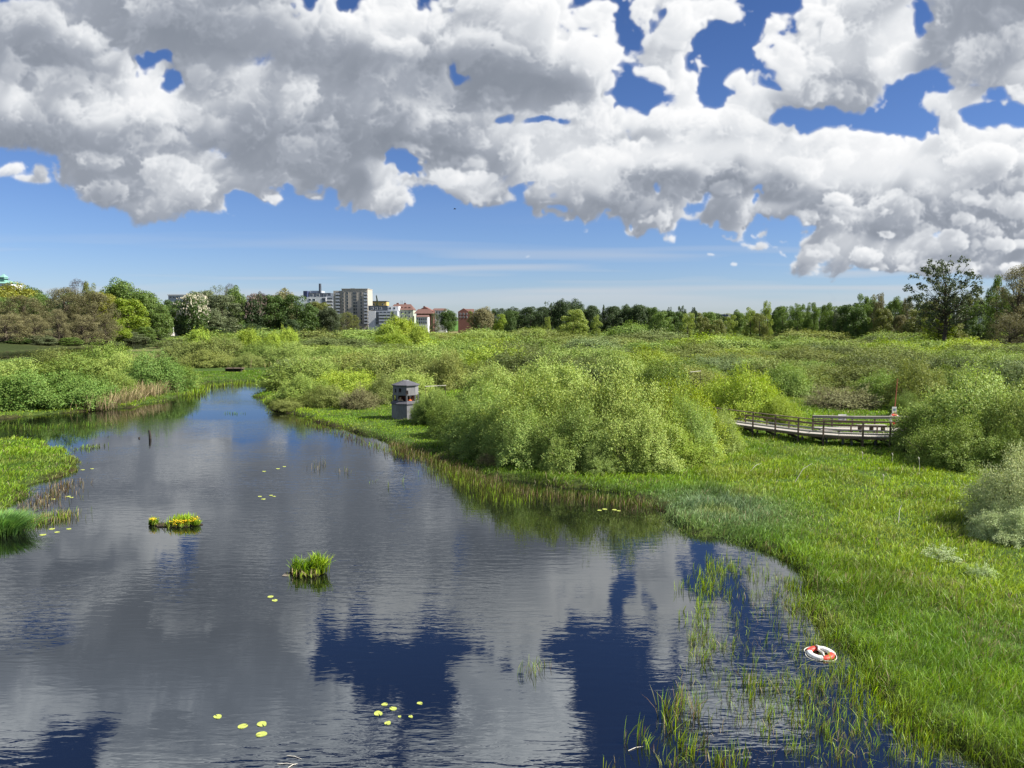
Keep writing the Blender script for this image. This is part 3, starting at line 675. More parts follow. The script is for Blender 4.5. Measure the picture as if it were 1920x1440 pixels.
# the marsh behind: row upon row of willows out to the trees
ORD = ['first', 'second', 'third', 'fourth', 'fifth', 'sixth', 'seventh', 'eighth', 'ninth', 'tenth', 'eleventh', 'twelfth', 'thirteenth', 'fourteenth', 'fifteenth', 'sixteenth', 'seventeenth', 'eighteenth', 'nineteenth', 'twentieth',
       'twenty first', 'twenty second', 'twenty third', 'twenty fourth', 'twenty fifth', 'twenty sixth', 'twenty seventh', 'twenty eighth', 'twenty ninth', 'thirtieth', 'thirty first', 'thirty second']
CNAME = dict(dusk='dull dark', light='pale green', lime='lime green', mid='mid green', grey='grey green', olive='olive', brown='brownish', green='deep green')
gaps = [(ground_pt(905, 646), 9), (ground_pt(1105, 650), 9), (ground_pt(1140, 648), 8), (ground_pt(560, 655), 6)]
GAPS = [((-4.5, 205), 13), ((-15, 215), 10), ((25, 190), 12), ((36, 178), 9), ((-33, 140), 8)]
row = 0; Yr = 96.0
while Yr < 372 and row < 16:
    step = 9.5+(Yr-90)*.075; width = step*1.22
    x0 = -.70 if Yr > 235 else (-.29 if Yr > 160 else -.285); x1 = .72
    xs = []; x = x0*Yr+random.uniform(0, step)
    while x < x1*Yr:
        xs.append(x); x += step*random.uniform(.85, 1.3)*(1.0 if Yr < 200 else 1.25)
    i = 0
    for x in xs:
        y = Yr+random.uniform(-.35, .35)*step
        if land_sdf(x, y)[0] < step*.3: continue
        rb = np.interp(x/y, BA, BR)
        if math.hypot(x, y) > rb-70 and x/y < -.19: continue
        if any(math.hypot(x-g[0], y-g[1]) < q for g, q in GAPS): continue
        if x/y < -.17 and y > 300: continue
        col = random.choice(['light', 'light', 'mid', 'mid', 'olive', 'lime', 'grey', 'olive', 'dusk', 'mid', 'dusk'])
        h = random.uniform(2.6, 5.2)*(1.0 if Yr < 230 else 1.12)
        if i >= len(ORD): break
        lab = f"{CNAME[col]} willow, {ORD[i]} from left in {ORD[row]} marsh row behind the hide"
        bush(x, y, width*random.uniform(.85, 1.3), h, col, lab, MIDV if Yr < 150 else FARV, depth=step*.95); i += 1
    Yr += step*.92*(1 if Yr < 200 else 1.15); row += 1
print('rows', row, 'bushes', n_bush)
# taller willows standing out of the marsh
for p in [(728, 602, 262, 34, 'lime', 'spreading yellow green willow below the grey low building, left half of a pair'), (752, 588, 268, 40, 'lime', 'tallest yellow green willow in front of the red tiled house'),
          (785, 606, 255, 26, 'lime', 'lower yellow green willow right of the tallest one before the red tiled house'), (735, 622, 235, 40, 'lime', 'low lime willow at the foot of the tall yellow green willow'),
          (875, 640, 190, 34, 'grey', 'grey green bush standing in the pale dry reeds'), (905, 618, 245, 38, 'light', 'light tufted willow behind the pale dry reeds'), (1105, 632, 200, 22, 'grey', 'small grey willow in front of the dry reed strip'),
          (1010, 614, 260, 24, 'light', 'rounded light willow below the darkest tree clump'), (1185, 602, 300, 50, 'mid', 'long even willow bank below the dark tree line')]:
    bush_px(*p, FARV)
# ------------------------------------------------------------------ trees (built 1 unit = 1 m, 10 m high, 8 m wide, then scaled)
def clump_leaves(g, clumps, n, leaf, width, droop=0.0, flat=.85, shell=.5):
    cl = np.array(clumps); p = cl[:, 3]**2; idx = g.choice(len(cl), n, p=p/p.sum())
    d = g.normal(0, 1, (n, 3)); d[:, 2] += .25; d = unit(d)
    rad = cl[idx, 3]*(shell+(1.08-shell)*g.random(n)**.6)
    P = cl[idx, :3]+d*rad[:, None]*np.array([1, 1, flat])
    rd = unit(g.normal(0, 1, (n, 3)))
    Nn = unit(d*.95+rd*.75+np.array([0, 0, .25])); T = unit(np.cross(Nn, rd)+np.array([0, 0, -droop]))
    return leaf_quads(P-T*leaf*.4, T, Nn, leaf*g.uniform(.6, 1.4, n), width*g.uniform(.7, 1.3, n))

def wood_mesh(name, clumps, H, r0, fork=.3, every=1, lean=0.0, mat=None):
    mb = MB(); top = H*.82
    def axis(z): return Vector((lean*z*z/H*.12, .1*math.sin(z*.7), z))
    zs = [-.6, 0, H*.15, H*.3, H*.5, H*.68, top]
    mb.tube([axis(z) for z in zs], [r0*1.25, r0*1.1, r0*.9, r0*.75, r0*.5, r0*.3, r0*.1], 7, False)
    for c in clumps[::every]:
        e = Vector(c[:3]); hb = max(H*fork*.7, min(e.z*.72, top*.9)); b = axis(hb-.25*random.random()*H*.2)
        m = b.lerp(e, .5)+Vector((0, 0, -.05*(e-b).length)); k = max(.12, 1-hb/H)
        mb.tube([b, m, e], [r0*.34*k, r0*.2*k, r0*.05], 5, False)
        k0 = len(mb.v)-15; mb.f.append((0, k0, k0+1))            # grows out of the trunk
    return mb.mesh(name, mat or M_BARK)

def crown_shape(g, kind):
    out = []
    if kind == 'round':
        for _ in range(62):
            d = unit(g.normal(0, 1, 3)); d[2] = abs(d[2])*1.0-.5*(g.random() < .5)
            q = g.uniform(.72, 1)
            out.append((d[0]*3.1*q, d[1]*3.1*q, 5.4+d[2]*3.9*q, g.uniform(.75, 1.35)))
        out += [(0, 0, 5, 2.6), (0, 0, 7, 1.9), (1.4, 0, 3.2, 1.9), (-1.4, .4, 3.2, 1.9), (.3, 1.4, 2.6, 1.6), (-.3, -1.4, 2.6, 1.6)]
    elif kind == 'dome':                                         # foliage down to the ground
        for _ in range(60):
            z = g.uniform(.6, 9.1); rr = 3.6*math.sqrt(max(.05, 1-((z-2.5)/7)**2)); a = g.uniform(0, 6.28)
            out.append((rr*math.cos(a)*.9, rr*math.sin(a)*.9, z, g.uniform(.7, 1.25)))
        out += [(0, 0, z, 2.5-.2*z) for z in (1.5, 3.5, 5.5, 7.5)]
    elif kind == 'tall':                                         # birch, willow: leafy tiers almost to the ground
        a0 = g.uniform(0, 6.28)
        for _ in range(70):
            z = g.uniform(.5, 9.2); rr = 3.6*max(.1, 1-(abs(z-4.6)/5.6)**2.6)**.6*(.8+.25*math.sin(a0+z*1.9)); a = g.uniform(0, 6.28)
            out.append((rr*math.cos(a)*g.uniform(.45, 1), rr*math.sin(a)*g.uniform(.45, 1), z, g.uniform(.6, 1.0)))
    elif kind == 'spire':
        for _ in range(34):
            z = g.uniform(.8, 9.8); rr = 1.7*(1-z/10.4)+.15; a = g.uniform(0, 6.28)
            out.append((rr*math.cos(a)*.8, rr*math.sin(a)*.8, z, g.uniform(.45, .8)*(1.1-.05*z)))
    elif kind == 'airy':
        for _ in range(330):
            d = unit(g.normal(0, 1, 3)); q = g.random()**.42
            x, y, z = d[0]*4.0*q, d[1]*4.0*q, 5.9+d[2]*4.0*q
            if z < 2.2 or g.random() < .25*math.sin(x*2.1+z)*math.sin(z*1.7+y): continue
            out.append((x, y, z, g.uniform(.16, .42)))
    elif kind == 'twig':                                         # not yet in full leaf
        for _ in range(110):
            z = g.uniform(.7, 9.6); rr = 3.8*math.sqrt(max(.03, 1-((z-3.6)/6.2)**2)); a = g.uniform(0, 6.28)
            q = g.uniform(.55, 1); out.append((rr*math.cos(a)*q, rr*math.sin(a)*q, z, g.uniform(.55, 1.0)))
    elif kind == 'bare':
        for _ in range(46):
            d = unit(g.normal(0, 1, 3)); z = 6.6+abs(d[2])*3.3; out.append((d[0]*3.4, d[1]*3.4, z, g.uniform(.4, .7)))
    return out
TSPEC = dict(round=(13000, .27, .2, .2, .3, 2), dome=(14000, .26, .19, .2, .1, 3), tall=(11000, .25, .13, .5, .2, 3), spire=(6000, .22, .11, .3, .2, 2),
             airy=(9000, .18, .14, .2, .22, 2), twig=(15000, .22, .08, .1, .15, 1), bare=(1500, .24, .09, .1, .4, 1))
TREES = {}
for kind, cnt in (('round', 4), ('dome', 3), ('tall', 4), ('spire', 2), ('airy', 1), ('twig', 4), ('bare', 2)):
    TREES[kind] = []
    for i in range(cnt):
        g = np.random.default_rng(700+i+10*len(TREES)); cl = crown_shape(g, kind); n, lf, wd, dr, fk, ev = TSPEC[kind]
        V, lo, sz = clump_leaves(g, cl, n, lf, wd, dr, shell=.25 if kind in ('airy', 'twig') else .5)
        TREES[kind].append((mesh_from(f'{kind}_crown_mesh', V, lo, sz, M_TREELEAF), wood_mesh(f'{kind}_trunk_mesh', cl, 10, .3 if kind != 'airy' else .2, fk, ev), cl))
g = np.random.default_rng(77); _c = TREES['round'][1][2]                 # white flower candles of a chestnut
V1 = []; cc = np.array(_c[:46]); idx = g.integers(0, len(cc), 900); d = unit(g.normal(0, 1, (900, 3))+np.array([0, 0, .6]))
P = cc[idx, :3]+d*cc[idx, 3:4]*1.08; T = unit(d*.4+np.array([0, 0, 1.0]))
Va, la, sa = leaf_quads(P, T, unit(g.normal(0, 1, (900, 3))*np.array([1, 1, .1])), np.full(900, .5), np.full(900, .28))
Vb, lb, sb = leaf_quads(P, T, unit(g.normal(0, 1, (900, 3))*np.array([1, 1, .1])), np.full(900, .5), np.full(900, .28))
BLOSSOM = mesh_from('chestnut_blossom_mesh', np.concatenate([Va, Vb]), np.concatenate([la, lb+len(Va)]), np.concatenate([sa, sb]), M_PETAL)

TC = dict(dark=(.075, .13, .03), deep=(.058, .095, .034), mid=(.12, .19, .04), bright=(.2, .285, .028), yellow=(.22, .235, .035), brown=(.165, .16, .068), tan=(.215, .205, .095), olive=(.165, .19, .05), grey=(.145, .18, .085), plum=(.085, .06, .05), lime=(.24, .31, .065), pale=(.25, .25, .11), shade=(.075, .1, .045))
n_tree = 0
def tree(px, top, hw, D, kind, col, label, name='tree', group=None, base=None, blossom=None, k=None, lean=0):
    """px centre, px top, half width in px, distance"""
    global n_tree
    X, Y, zt = far_pt(px, top, D); gz = max(0., float(ground_z(X, Y)[0])) if base is None else base
    h = zt-gz; w = 2*hw/FPX*D
    cm, tm, _ = TREES[kind][(n_tree if k is None else k) % len(TREES[kind])]; n_tree += 1
    r = empty(name, (X, Y, gz-.1), random.uniform(0, 6.28)); s = h/9.9; r.scale = (w/7.4, w/7.4, s)
    if lean: r.rotation_euler = (0, R(lean), 0)
    q = random.uniform(.9, 1.1); c = tuple(v*q for v in TC[col])
    link('trunk', tm, r); link('crown', cm, r, c)
    if blossom: link('blossom', BLOSSOM, r, blossom)
    tag(r, label, 'tree', group)
    return r
PARK = 'trees of the park on the far left bank'
for t in [
 (20, 531, 52, 330, 'round', 'yellow', 'olive yellow maple below the green copper tower'), (58, 533, 30, 350, 'round', 'dark', 'dark green tree behind the olive yellow maple'),
 (70, 547, 22, 320, 'round', 'mid', 'small fresh green tree in the notch between the brown alders'),
 (-30, 560, 50, 300, 'twig', 'brown', 'brown budding tree at the edge of view under the copper tower'), (-20, 536, 45, 345, 'round', 'olive', 'olive tree at the edge of view behind the brown alders'),
 (42, 556, 42, 262, 'twig', 'brown', 'brown alder in front of the olive yellow maple'), (8, 588, 42, 245, 'twig', 'tan', 'lowest tan alder standing at the dark pond edge'),
 (62, 590, 26, 252, 'twig', 'tan', 'slim tan alder beside the dark gap'), (108, 580, 20, 258, 'twig', 'tan', 'pointed tan alder in front of the big brown dome'),
 (118, 541, 44, 285, 'twig', 'brown', 'left half of the big brown budding dome'), (172, 548, 44, 285, 'twig', 'brown', 'right half of the big brown budding dome'),
 (152, 590, 34, 268, 'twig', 'tan', 'low tan alder with white stems under the big brown dome'), (196, 588, 24, 275, 'twig', 'brown', 'reddish brown alder at the right foot of the brown dome'),
 (145, 526, 20, 320, 'bare', 'plum', 'bare reddish treetop rising behind the brown dome'), (167, 524, 18, 318, 'tall', 'olive', 'slim olive treetop rising behind the brown dome'),
 (192, 541, 28, 320, 'round', 'yellow', 'olive yellow tree between brown dome and tall dark green tree'), (224, 523, 34, 350, 'round', 'mid', 'tallest dark green tree of the left park'),
 (268, 539, 36, 352, 'round', 'mid', 'dark green tree right of the tallest one'), (238, 559, 36, 322, 'dome', 'bright', 'bright yellow green maple in front of the tall dark trees'),
 (218, 600, 24, 300, 'dome', 'bright', 'bright maple skirt beside the brown dome'), (292, 567, 27, 345, 'dome', 'mid', 'green lime tree hanging over the pale stone steps'),
 (272, 612, 18, 312, 'dome', 'mid', 'small green willow tree beside the pale stone steps'), (248, 622, 26, 305, 'dome', 'grey', 'low grey green bushy tree at the pond before the bright maple'),
 (75, 628, 26, 250, 'dome', 'grey', 'grey green bushy tree under the tan alders'), (130, 632, 22, 258, 'dome', 'mid', 'low green bushy tree under the brown dome'),
 (35, 632, 20, 246, 'dome', 'dark', 'dark round bushy tree at the waterline under the tan alders'),
 (322, 560, 24, 415, 'dome', 'dark', 'dark tree behind the stone steps left of the white chestnut'),
 (372, 538, 34, 455, 'round', 'grey', 'grey green crown behind the white chestnut'), (410, 537, 26, 470, 'bare', 'grey', 'pale bare topped tree behind the grey dome'), (432, 534, 14, 475, 'bare', 'plum', 'thin bare crown above the bright green treetop'),
 (415, 552, 40, 430, 'dome', 'grey', 'wide grey green dome right of the white chestnut'), (392, 578, 30, 422, 'dome', 'grey', 'grey green tree low beside the white chestnut'), (440, 537, 20, 450, 'round', 'mid', 'bright green treetop between the grey dome and the dark chestnut'),
 (492, 545, 16, 470, 'round', 'plum', 'dark plum coloured crown behind the dark chestnut'), (530, 540, 26, 480, 'round', 'pale', 'pale yellow budding crown behind the dark green trees'), (505, 548, 18, 476, 'round', 'plum', 'second dark plum crown next to the pale yellow one'),
 (512, 553, 28, 440, 'dome', 'dark', 'dark green tree right of the dark chestnut'), (556, 552, 34, 445, 'dome', 'dark', 'broadest dark green tree before the white flats'), (582, 572, 22, 450, 'dome', 'dark', 'dark green tree at the right shoulder of the broadest dark one'),
 (600, 560, 24, 480, 'round', 'olive', 'olive crown in front of the white flats with the chimney'), (594, 578, 18, 455, 'round', 'shade', 'small dark park tree with a bare trunk'), (618, 573, 21, 452, 'round', 'shade', 'round dark park tree left of the beige tower block'),
 (651, 585, 15, 480, 'twig', 'olive', 'thin budding tree in front of the beige tower block'), (664, 591, 13, 485, 'twig', 'olive', 'smaller budding tree before the beige tower block'), (640, 588, 10, 490, 'twig', 'grey', 'thin grey tree at the left foot of the beige tower'),
 (545, 598, 16, 430, 'dome', 'deep', 'dark yew like bush at the lawn edge'), (470, 606, 22, 425, 'dome', 'deep', 'dark hedge tree under the dark chestnut'), (340, 606, 18, 405, 'dome', 'deep', 'deep dark bush under the white chestnut'), (395, 612, 30, 415, 'dome', 'deep', 'deep dark hedge tree under the grey dome')]:
    tree(*t, group=PARK)
tree(360, 549, 31, 405, 'round', 'dark', 'chestnut tree covered in white blossom', 'chestnut_tree', PARK, blossom=(.72, .69, .54), k=1)
tree(478, 549, 25, 435, 'round', 'deep', 'dark chestnut tree with dull pink blossom rows', 'chestnut_tree', PARK, blossom=(.3, .24, .2), k=1)
tree(711, 554, 8, 520, 'spire', 'shade', 'dark leaning poplar among the low rooftops', 'poplar_tree', PARK, lean=-4)
FARG = 'trees of the far shore behind the marsh'
for t in [
 (840, 580, 19, 440, 'round', 'dark', 'round dark tree right of the white houses'), (905, 573, 24, 420, 'round', 'tan', 'reddish tan budding tree by the brick house'), (888, 580, 14, 425, 'tall', 'olive', 'olive tree beside the brick house'), (938, 588, 14, 400, 'dome', 'bright', 'small bright green tree under the tan budding one'),
 (925, 578, 12, 445, 'tall', 'dark', 'dark slim tree right of the tan budding one'), (815, 587, 10, 450, 'twig', 'grey', 'small grey twiggy tree in front of the brick gable'),
 (960, 582, 26, 410, 'dome', 'dark', 'dark tree at the left end of the far dark wood'), (995, 573, 26, 405, 'dome', 'deep', 'dark wood tree left of the high dark cluster'), (1030, 564, 20, 400, 'airy', 'deep', 'first crown of the high dark cluster'), (1052, 558, 20, 400, 'round', 'deep', 'middle crown of the high dark cluster'), (1078, 559, 20, 402, 'round', 'deep', 'right crown of the high dark cluster'),
 (1110, 572, 20, 404, 'dome', 'deep', 'dark wood tree right of the high cluster'), (1132, 569, 12, 408, 'spire', 'deep', 'pointed dark tree right of the high cluster'), (1150, 572, 22, 404, 'dome', 'deep', 'rounded dark tree in the middle of the far wood'), (1178, 570, 16, 404, 'round', 'deep', 'dark tree left of the second high crown'), (1200, 565, 16, 402, 'round', 'deep', 'second high crown of the far wood'), (1222, 574, 20, 404, 'dome', 'dark', 'dark tree sloping down right of the second high crown'),
 (1255, 574, 9, 408, 'tall', 'deep', 'left one of the three far pointed trees'), (1280, 571, 11, 408, 'tall', 'deep', 'middle one of the three far pointed trees'), (1301, 574, 8, 408, 'tall', 'deep', 'right one of the three far pointed trees'), (1265, 583, 24, 395, 'dome', 'dark', 'dark leafy tree below the far pointed trees'),
 (1325, 584, 24, 395, 'dome', 'mid', 'mid green tree right of the far pointed trees'), (1385, 580, 16, 420, 'round', 'mid', 'round far tree behind the blue roofed building'), (1345, 583, 16, 430, 'round', 'dark', 'dark round tree behind the blue roofed building'),
 (1075, 579, 27, 300, 'dome', 'lime', 'pale yellow green tree in front of the far wood'), (1118, 588, 11, 300, 'tall', 'lime', 'slim pale green tree right of the yellow green one'), (1027, 592, 8, 320, 'tall', 'lime', 'small pale tree left of the yellow green one'), (957, 585, 12, 330, 'dome', 'dark', 'dark rounded tree standing out of the left marsh edge'),
 (1240, 583, 24, 285, 'dome', 'mid', 'mid green willow tree at the marsh edge under the second high crown'), (1228, 590, 10, 292, 'tall', 'dark', 'shaded slim tree leaning on the mid green willow tree'), (1290, 584, 18, 295, 'tall', 'lime', 'light willow tree at the marsh edge under the pointed trees'), (1318, 592, 16, 290, 'dome', 'olive', 'olive willow tree right of the light one under the pointed trees'),
 (1370, 590, 16, 300, 'tall', 'lime', 'pale birch left of the tall thin birch'), (1408, 574, 18, 300, 'tall', 'lime', 'pale birch in front of the blue roofed building'), (1440, 561, 12, 300, 'tall', 'lime', 'tallest thin birch at the middle right marsh edge'), (1425, 585, 18, 295, 'tall', 'olive', 'olive birch below the tallest thin birch'), (1345, 598, 16, 285, 'dome', 'olive', 'low olive tree below the blue roofed building')]:
    tree(*t, group=FARG)
RIGHTG = 'trees along the right edge of the marsh'
for t in [
 (1468, 572, 18, 290, 'tall', 'mid', 'first tall willow tree of the right hand grove'), (1496, 566, 17, 288, 'tall', 'mid', 'second tall willow tree of the right hand grove'), (1523, 564, 17, 288, 'tall', 'mid', 'third tall willow tree of the right hand grove'), (1550, 566, 17, 290, 'tall', 'mid', 'fourth tall willow tree of the right hand grove'), (1455, 578, 14, 310, 'round', 'dark', 'dark round tree behind the right hand grove'),
 (1575, 578, 20, 305, 'tall', 'shade', 'shaded tree in the gap right of the grove'), (1588, 568, 18, 288, 'dome', 'dark', 'dark tree beginning the taller right hand wood'), (1620, 549, 20, 286, 'tall', 'mid', 'high green birch of the right hand wood'), (1606, 575, 20, 282, 'dome', 'dark', 'dark tree below the high green birch'),
 (1648, 546, 16, 287, 'tall', 'tan', 'pale budding birch beside the high green birch'), (1656, 578, 20, 278, 'dome', 'olive', 'olive tree below the pale budding birch'), (1680, 554, 17, 285, 'tall', 'mid', 'green birch right of the pale budding one'), (1702, 557, 15, 284, 'twig', 'tan', 'brownish twiggy tree left of the big airy aspen'), (1690, 590, 18, 276, 'dome', 'brown', 'brownish low tree under the green birch'),
 (1738, 562, 36, 262, 'dome', 'olive', 'broad dark olive tree under the big airy aspen'), (1762, 584, 28, 240, 'dome', 'bright', 'drooping bright green tree below the big airy aspen'), (1812, 575, 22, 262, 'dome', 'mid', 'green tree right of the aspen trunk'), (1838, 558, 18, 258, 'tall', 'mid', 'slim green tree between the aspen and the drooping birch'), (1835, 598, 24, 250, 'dome', 'dark', 'dark tree below the slim green one'),
 (1872, 514, 22, 238, 'tall', 'mid', 'drooping dark birch left of the tall brown tree'), (1912, 500, 44, 225, 'twig', 'tan', 'tall brown budding tree at the right edge'), (1958, 498, 40, 228, 'twig', 'tan', 'brown budding tree just passing out of view on the right'), (1895, 590, 34, 212, 'twig', 'brown', 'low brown bushy tree under the tall brown one'), (1955, 585, 40, 205, 'twig', 'brown', 'brown bushy tree at the right edge under the tall brown one'),
 (1790, 604, 24, 246, 'dome', 'olive', 'olive bushy tree at the foot of the aspen')]:
    tree(*t, group=RIGHTG)
tree(1777, 479, 66, 232, 'airy', 'shade', 'big airy aspen with sky showing between its leaf clumps', 'aspen_tree', RIGHTG)

# the closed wood behind them
i = 0; px = 935
while px < 1960:
    right = px > 1430; D = random.uniform(330, 380) if right else random.uniform(430, 470)
    top = (576 if px < 1000 else 574+random.uniform(-4, 5) if px < 1230 else 584+random.uniform(-3, 4) if px < 1430 else np.interp(px, [1430, 1560, 1640, 1760, 1960], [578, 574, 562, 568, 545])+random.uniform(-5, 6))
    col = random.choice(['deep', 'dark', 'deep']) if px < 1240 else random.choice(['mid', 'dark', 'mid', 'olive'])
    tree(px, top, random.uniform(15, 24), D, random.choice(['dome', 'round', 'dome', 'tall']), col, f'{"dark" if px < 1240 else "green"} tree, {ORD[i % 32]} from the left in the {"back row of the far wood" if i < 32 else "right hand back row of the wood"}', group='back row of the far wood'); i += 1
    px += random.uniform(15, 25) if not right else random.uniform(20, 30)
i = 0; px = -30
while px < 640:
    D = np.interp(px, [-30, 200, 330, 640], [300, 370, 480, 520])
    tree(px, np.interp(px, [-30, 200, 260, 310, 330, 430, 560, 600, 640], [552, 548, 552, 566, 566, 552, 562, 580, 592])+random.uniform(-4, 8), random.uniform(18, 28), D, random.choice(['dome', 'dome', 'round']), random.choice(['deep', 'dark', 'dark', 'mid']), f'dark green tree, {ORD[i]} from the left in the back row of the park', group='back row of the park'); i += 1
    px += random.uniform(24, 40)

# ------------------------------------------------------------------ town behind the park
BRICK = plain_mat('red_brick', (.17, .075, .058), .85, scale=1.2, color2=(.17, .075, .06)); BEIGE = plain_mat('beige_brick', (.42, .385, .33), .85, scale=.6, color2=(.37, .34, .29))
PLASTER = plain_mat('white_plaster', (.66, .67, .68), .8, scale=.5, color2=(.58, .59, .61)); GREYP = plain_mat('grey_panel', (.4, .43, .47), .6, scale=.5, color2=(.35, .38, .42)); SLATE = plain_mat('dark_roof_sheet', (.075, .09, .115), .5, scale=.7)
TILE = plain_mat('red_roof_tile', (.15, .08, .065), .85, scale=1.5, color2=(.11, .06, .05)); GLASS = plain_mat('window_glass', (.06, .075, .095), .12, scale=.3, spec=.8); GREENP = plain_mat('pale_green_render', (.42, .46, .36), .85, scale=.7, color2=(.36, .4, .31)); YELLOWP = plain_mat('yellow_render', (.6, .43, .17), .85, scale=.7); COPPER = plain_mat('green_copper', (.22, .42, .35), .6, scale=.6, color2=(.16, .33, .28)); NAVY = plain_mat('navy_sheet', (.045, .06, .13), .5, scale=.5)
class Block:
    """a building seen from the river: front plane at distance D, measured with photo columns and rows"""
    def __init__(s, name, px, D, label, deep=14):
        s.D = D; s.deep = deep; s.x0 = far_pt(px, 600, D)[0]
        s.gz = max(0, float(ground_z(s.x0, D)[0])); s.o = empty(name, (s.x0, D, s.gz)); tag(s.o, label, 'building', 'town buildings behind the park')
    def X(s, px): return far_pt(px, 600, s.D)[0]-s.x0
    def Z(s, py): return far_pt(960, py, s.D)[2]-s.gz
    def body(s, part, mat, x0, x1, y0, y1, front=0.0, deep=None):
        z0 = -2 if y1 is None else s.Z(y1)
        return MB().box(s.X(x0), s.X(x1), front, front+(deep or s.deep), z0, s.Z(y0)).build(part, mat, s.o)
    def win(s, x0, x1, y0, y1, front=0.0, frame=None):
        f = MB().box(s.X(x0)-.12, s.X(x1)+.12, front-.1, front+.2, s.Z(y1)-.1, s.Z(y0)+.1).build('window', frame or M_WHITE, s.o)
        MB().box(s.X(x0), s.X(x1), front-.16, front+.1, s.Z(y1), s.Z(y0)).build('pane', GLASS, f)
    def balcony(s, x0, x1, y0, y1, front=0.0, mat=None):
        m = MB().box(s.X(x0), s.X(x1), front-1.5, front, s.Z(y1), s.Z(y1)+.2)
        m.box(s.X(x0), s.X(x1), front-1.5, front-1.44, s.Z(y1)+.2, s.Z(y1)+1.15).build('balcony', mat or GREYP, s.o)
    def gable(s, part, mat, x0, x1, yb, yt, front=-.6, deep=None, hip=.0, ridge_along_x=True):
        a, b, z0, z1 = s.X(x0), s.X(x1), s.Z(yb), s.Z(yt); d = deep or s.deep+1.2; w = b-a
        if ridge_along_x: V = [(a, front, z0), (b, front, z0), (b, front+d, z0), (a, front+d, z0), (a+hip*w, front+d/2, z1), (b-hip*w, front+d/2, z1)]; F = [(0, 1, 5, 4), (2, 3, 4, 5), (1, 2, 5), (3, 0, 4), (0, 3, 2, 1)]
        else: V = [(a, front, z0), (b, front, z0), (b, front+d, z0), (a, front+d, z0), ((a+b)/2, front, z1), ((a+b)/2, front+d, z1)]; F = [(0, 1, 4), (1, 2, 5, 4), (2, 3, 5), (3, 0, 4, 5), (0, 3, 2, 1)]
        return MB().add(V, F).build(part, mat, s.o)
b = Block('tower_block', 657, 520, 'tall beige brick tower block of ten storeys', 18)
b.body('wall', BEIGE, 641.5, 690, 542, None); b.body('wing', BEIGE, 625.2, 641.4, 545, None, 1.2, 16); b.body('parapet', BEIGE, 641, 690.6, 541, 541.9, -.3, 18.6); b.body('roof_cap', SLATE, 655, 663, 540, 541, 5, 4)
for i in range(10):
    y0 = 547.5+i*6.1
    for x0, x1 in ((643, 645.3), (651, 653.6), (663, 666.2), (667.2, 669.6), (676.5, 679)):
        if y0 < 606: b.win(x0, x1, y0, y0+4.2, 0, BEIGE)
    if y0 < 604: b.win(630.5, 637, y0+1, y0+4.6, 1.2, SLATE); b.balcony(630, 637.5, y0, y0+5.2, 1.2)
    if y0 < 604: b.win(684, 688.5, y0, y0+4.4, 0, BEIGE); b.balcony(683.5, 690, y0, y0+5, 0)
b = Block('white_flats', 597, 545, 'white block of flats with dark set back roof storeys and a black chimney', 20)
b.body('wall', PLASTER, 571, 612, 557, None); b.body('stair_tower', NAVY, 570, 577, 545.5, 557, -.4, 9); b.body('upper_storey', SLATE, 577, 619, 549, 557, 3, 14); b.body('penthouse', GREYP, 578, 600, 544.5, 549, 6, 10); b.body('wing', GREYP, 612.1, 630, 555, None, .8, 16)
MB().tube([(b.X(597.5), 6, b.Z(552)), (b.X(597.5), 6, b.Z(531))], [1.0, .85], 10).build('chimney', SLATE, b.o)
for i in range(4):
    for x in (580, 588): b.win(x, x+4, 560+i*6.2, 563.6+i*6.2)
    b.win(605, 611, 559+i*6, 563.5+i*6, 0, NAVY); b.win(614, 623, 559+i*6, 563.5+i*6, .8, SLATE); b.balcony(613, 624, 559+i*6, 564.6+i*6, .8, PLASTER)
for x in (580, 592, 606): b.win(x, x+6, 551, 555.5, 3)
b = Block('low_flats', 718, 500, 'low modern grey flats with glazed balconies beside the tower block', 14)
b.body('wall', PLASTER, 691, 704, 583, None, -.5); b.body('front', GREYP, 704.1, 745, 582.5, None); b.body('roof_storey', SLATE, 690, 726, 573, 582.4, 2, 10); b.body('side_block', PLASTER, 722, 746, 574, 582.3, 4, 9)
for i in range(4):
    for x in (705.5, 712.5, 719.5, 726.5, 733.5):
        b.win(x, x+4.6, 585+i*6, 589.6+i*6, 0, NAVY)
    b.balcony(711, 732, 585+i*6, 590.4+i*6, 0)
for x in (695, 703, 711, 728, 736): b.win(x, x+4, 576, 580, 2 if x < 720 else 4)
b = Block('yellow_house', 712, 560, 'small yellow rendered block above the low flats', 12)
b.body('wall', YELLOWP, 697, 725, 565.5, None); b.body('roof', SLATE, 696.4, 725.6, 564.3, 565.4, -.5, 13)
for x in (700, 706, 717): b.win(x, x+2.5, 569, 572)
b = Block('tiled_house', 752, 510, 'long pale green house under a broad red tiled roof', 13)
b.body('wall', GREENP, 731, 775, 581, None); b.gable('roof', TILE, 729.5, 776, 581, 570, hip=.16)
for x in (741, 755): b.body('chimney', BRICK, x, x+4, 567.5, 572, 6.4, 1.6)
for x in (757, 749.5, 752): MB().tube([(b.X(x), 6.6, b.Z(572)), (b.X(x), 6.6, b.Z(563))], .09, 5).build('antenna', SLATE, b.o)
for x in (738, 745, 752, 759, 766): b.body('dormer', TILE, x, x+3.2, 575.5, 578, 1.4, 3); b.win(x, x+2.8, 584, 588); b.win(x, x+2.8, 591, 595)
b = Block('brick_house', 797, 500, 'red brick house with stepped gable right of the tiled house', 13)
b.body('wall', BRICK, 781, 812, 584, None); b.gable('gable', BRICK, 780, 813, 584, 575, ridge_along_x=False, front=0); b.gable('roof', TILE, 777, 814, 588, 579.5, front=-3.5, deep=7, hip=.2)
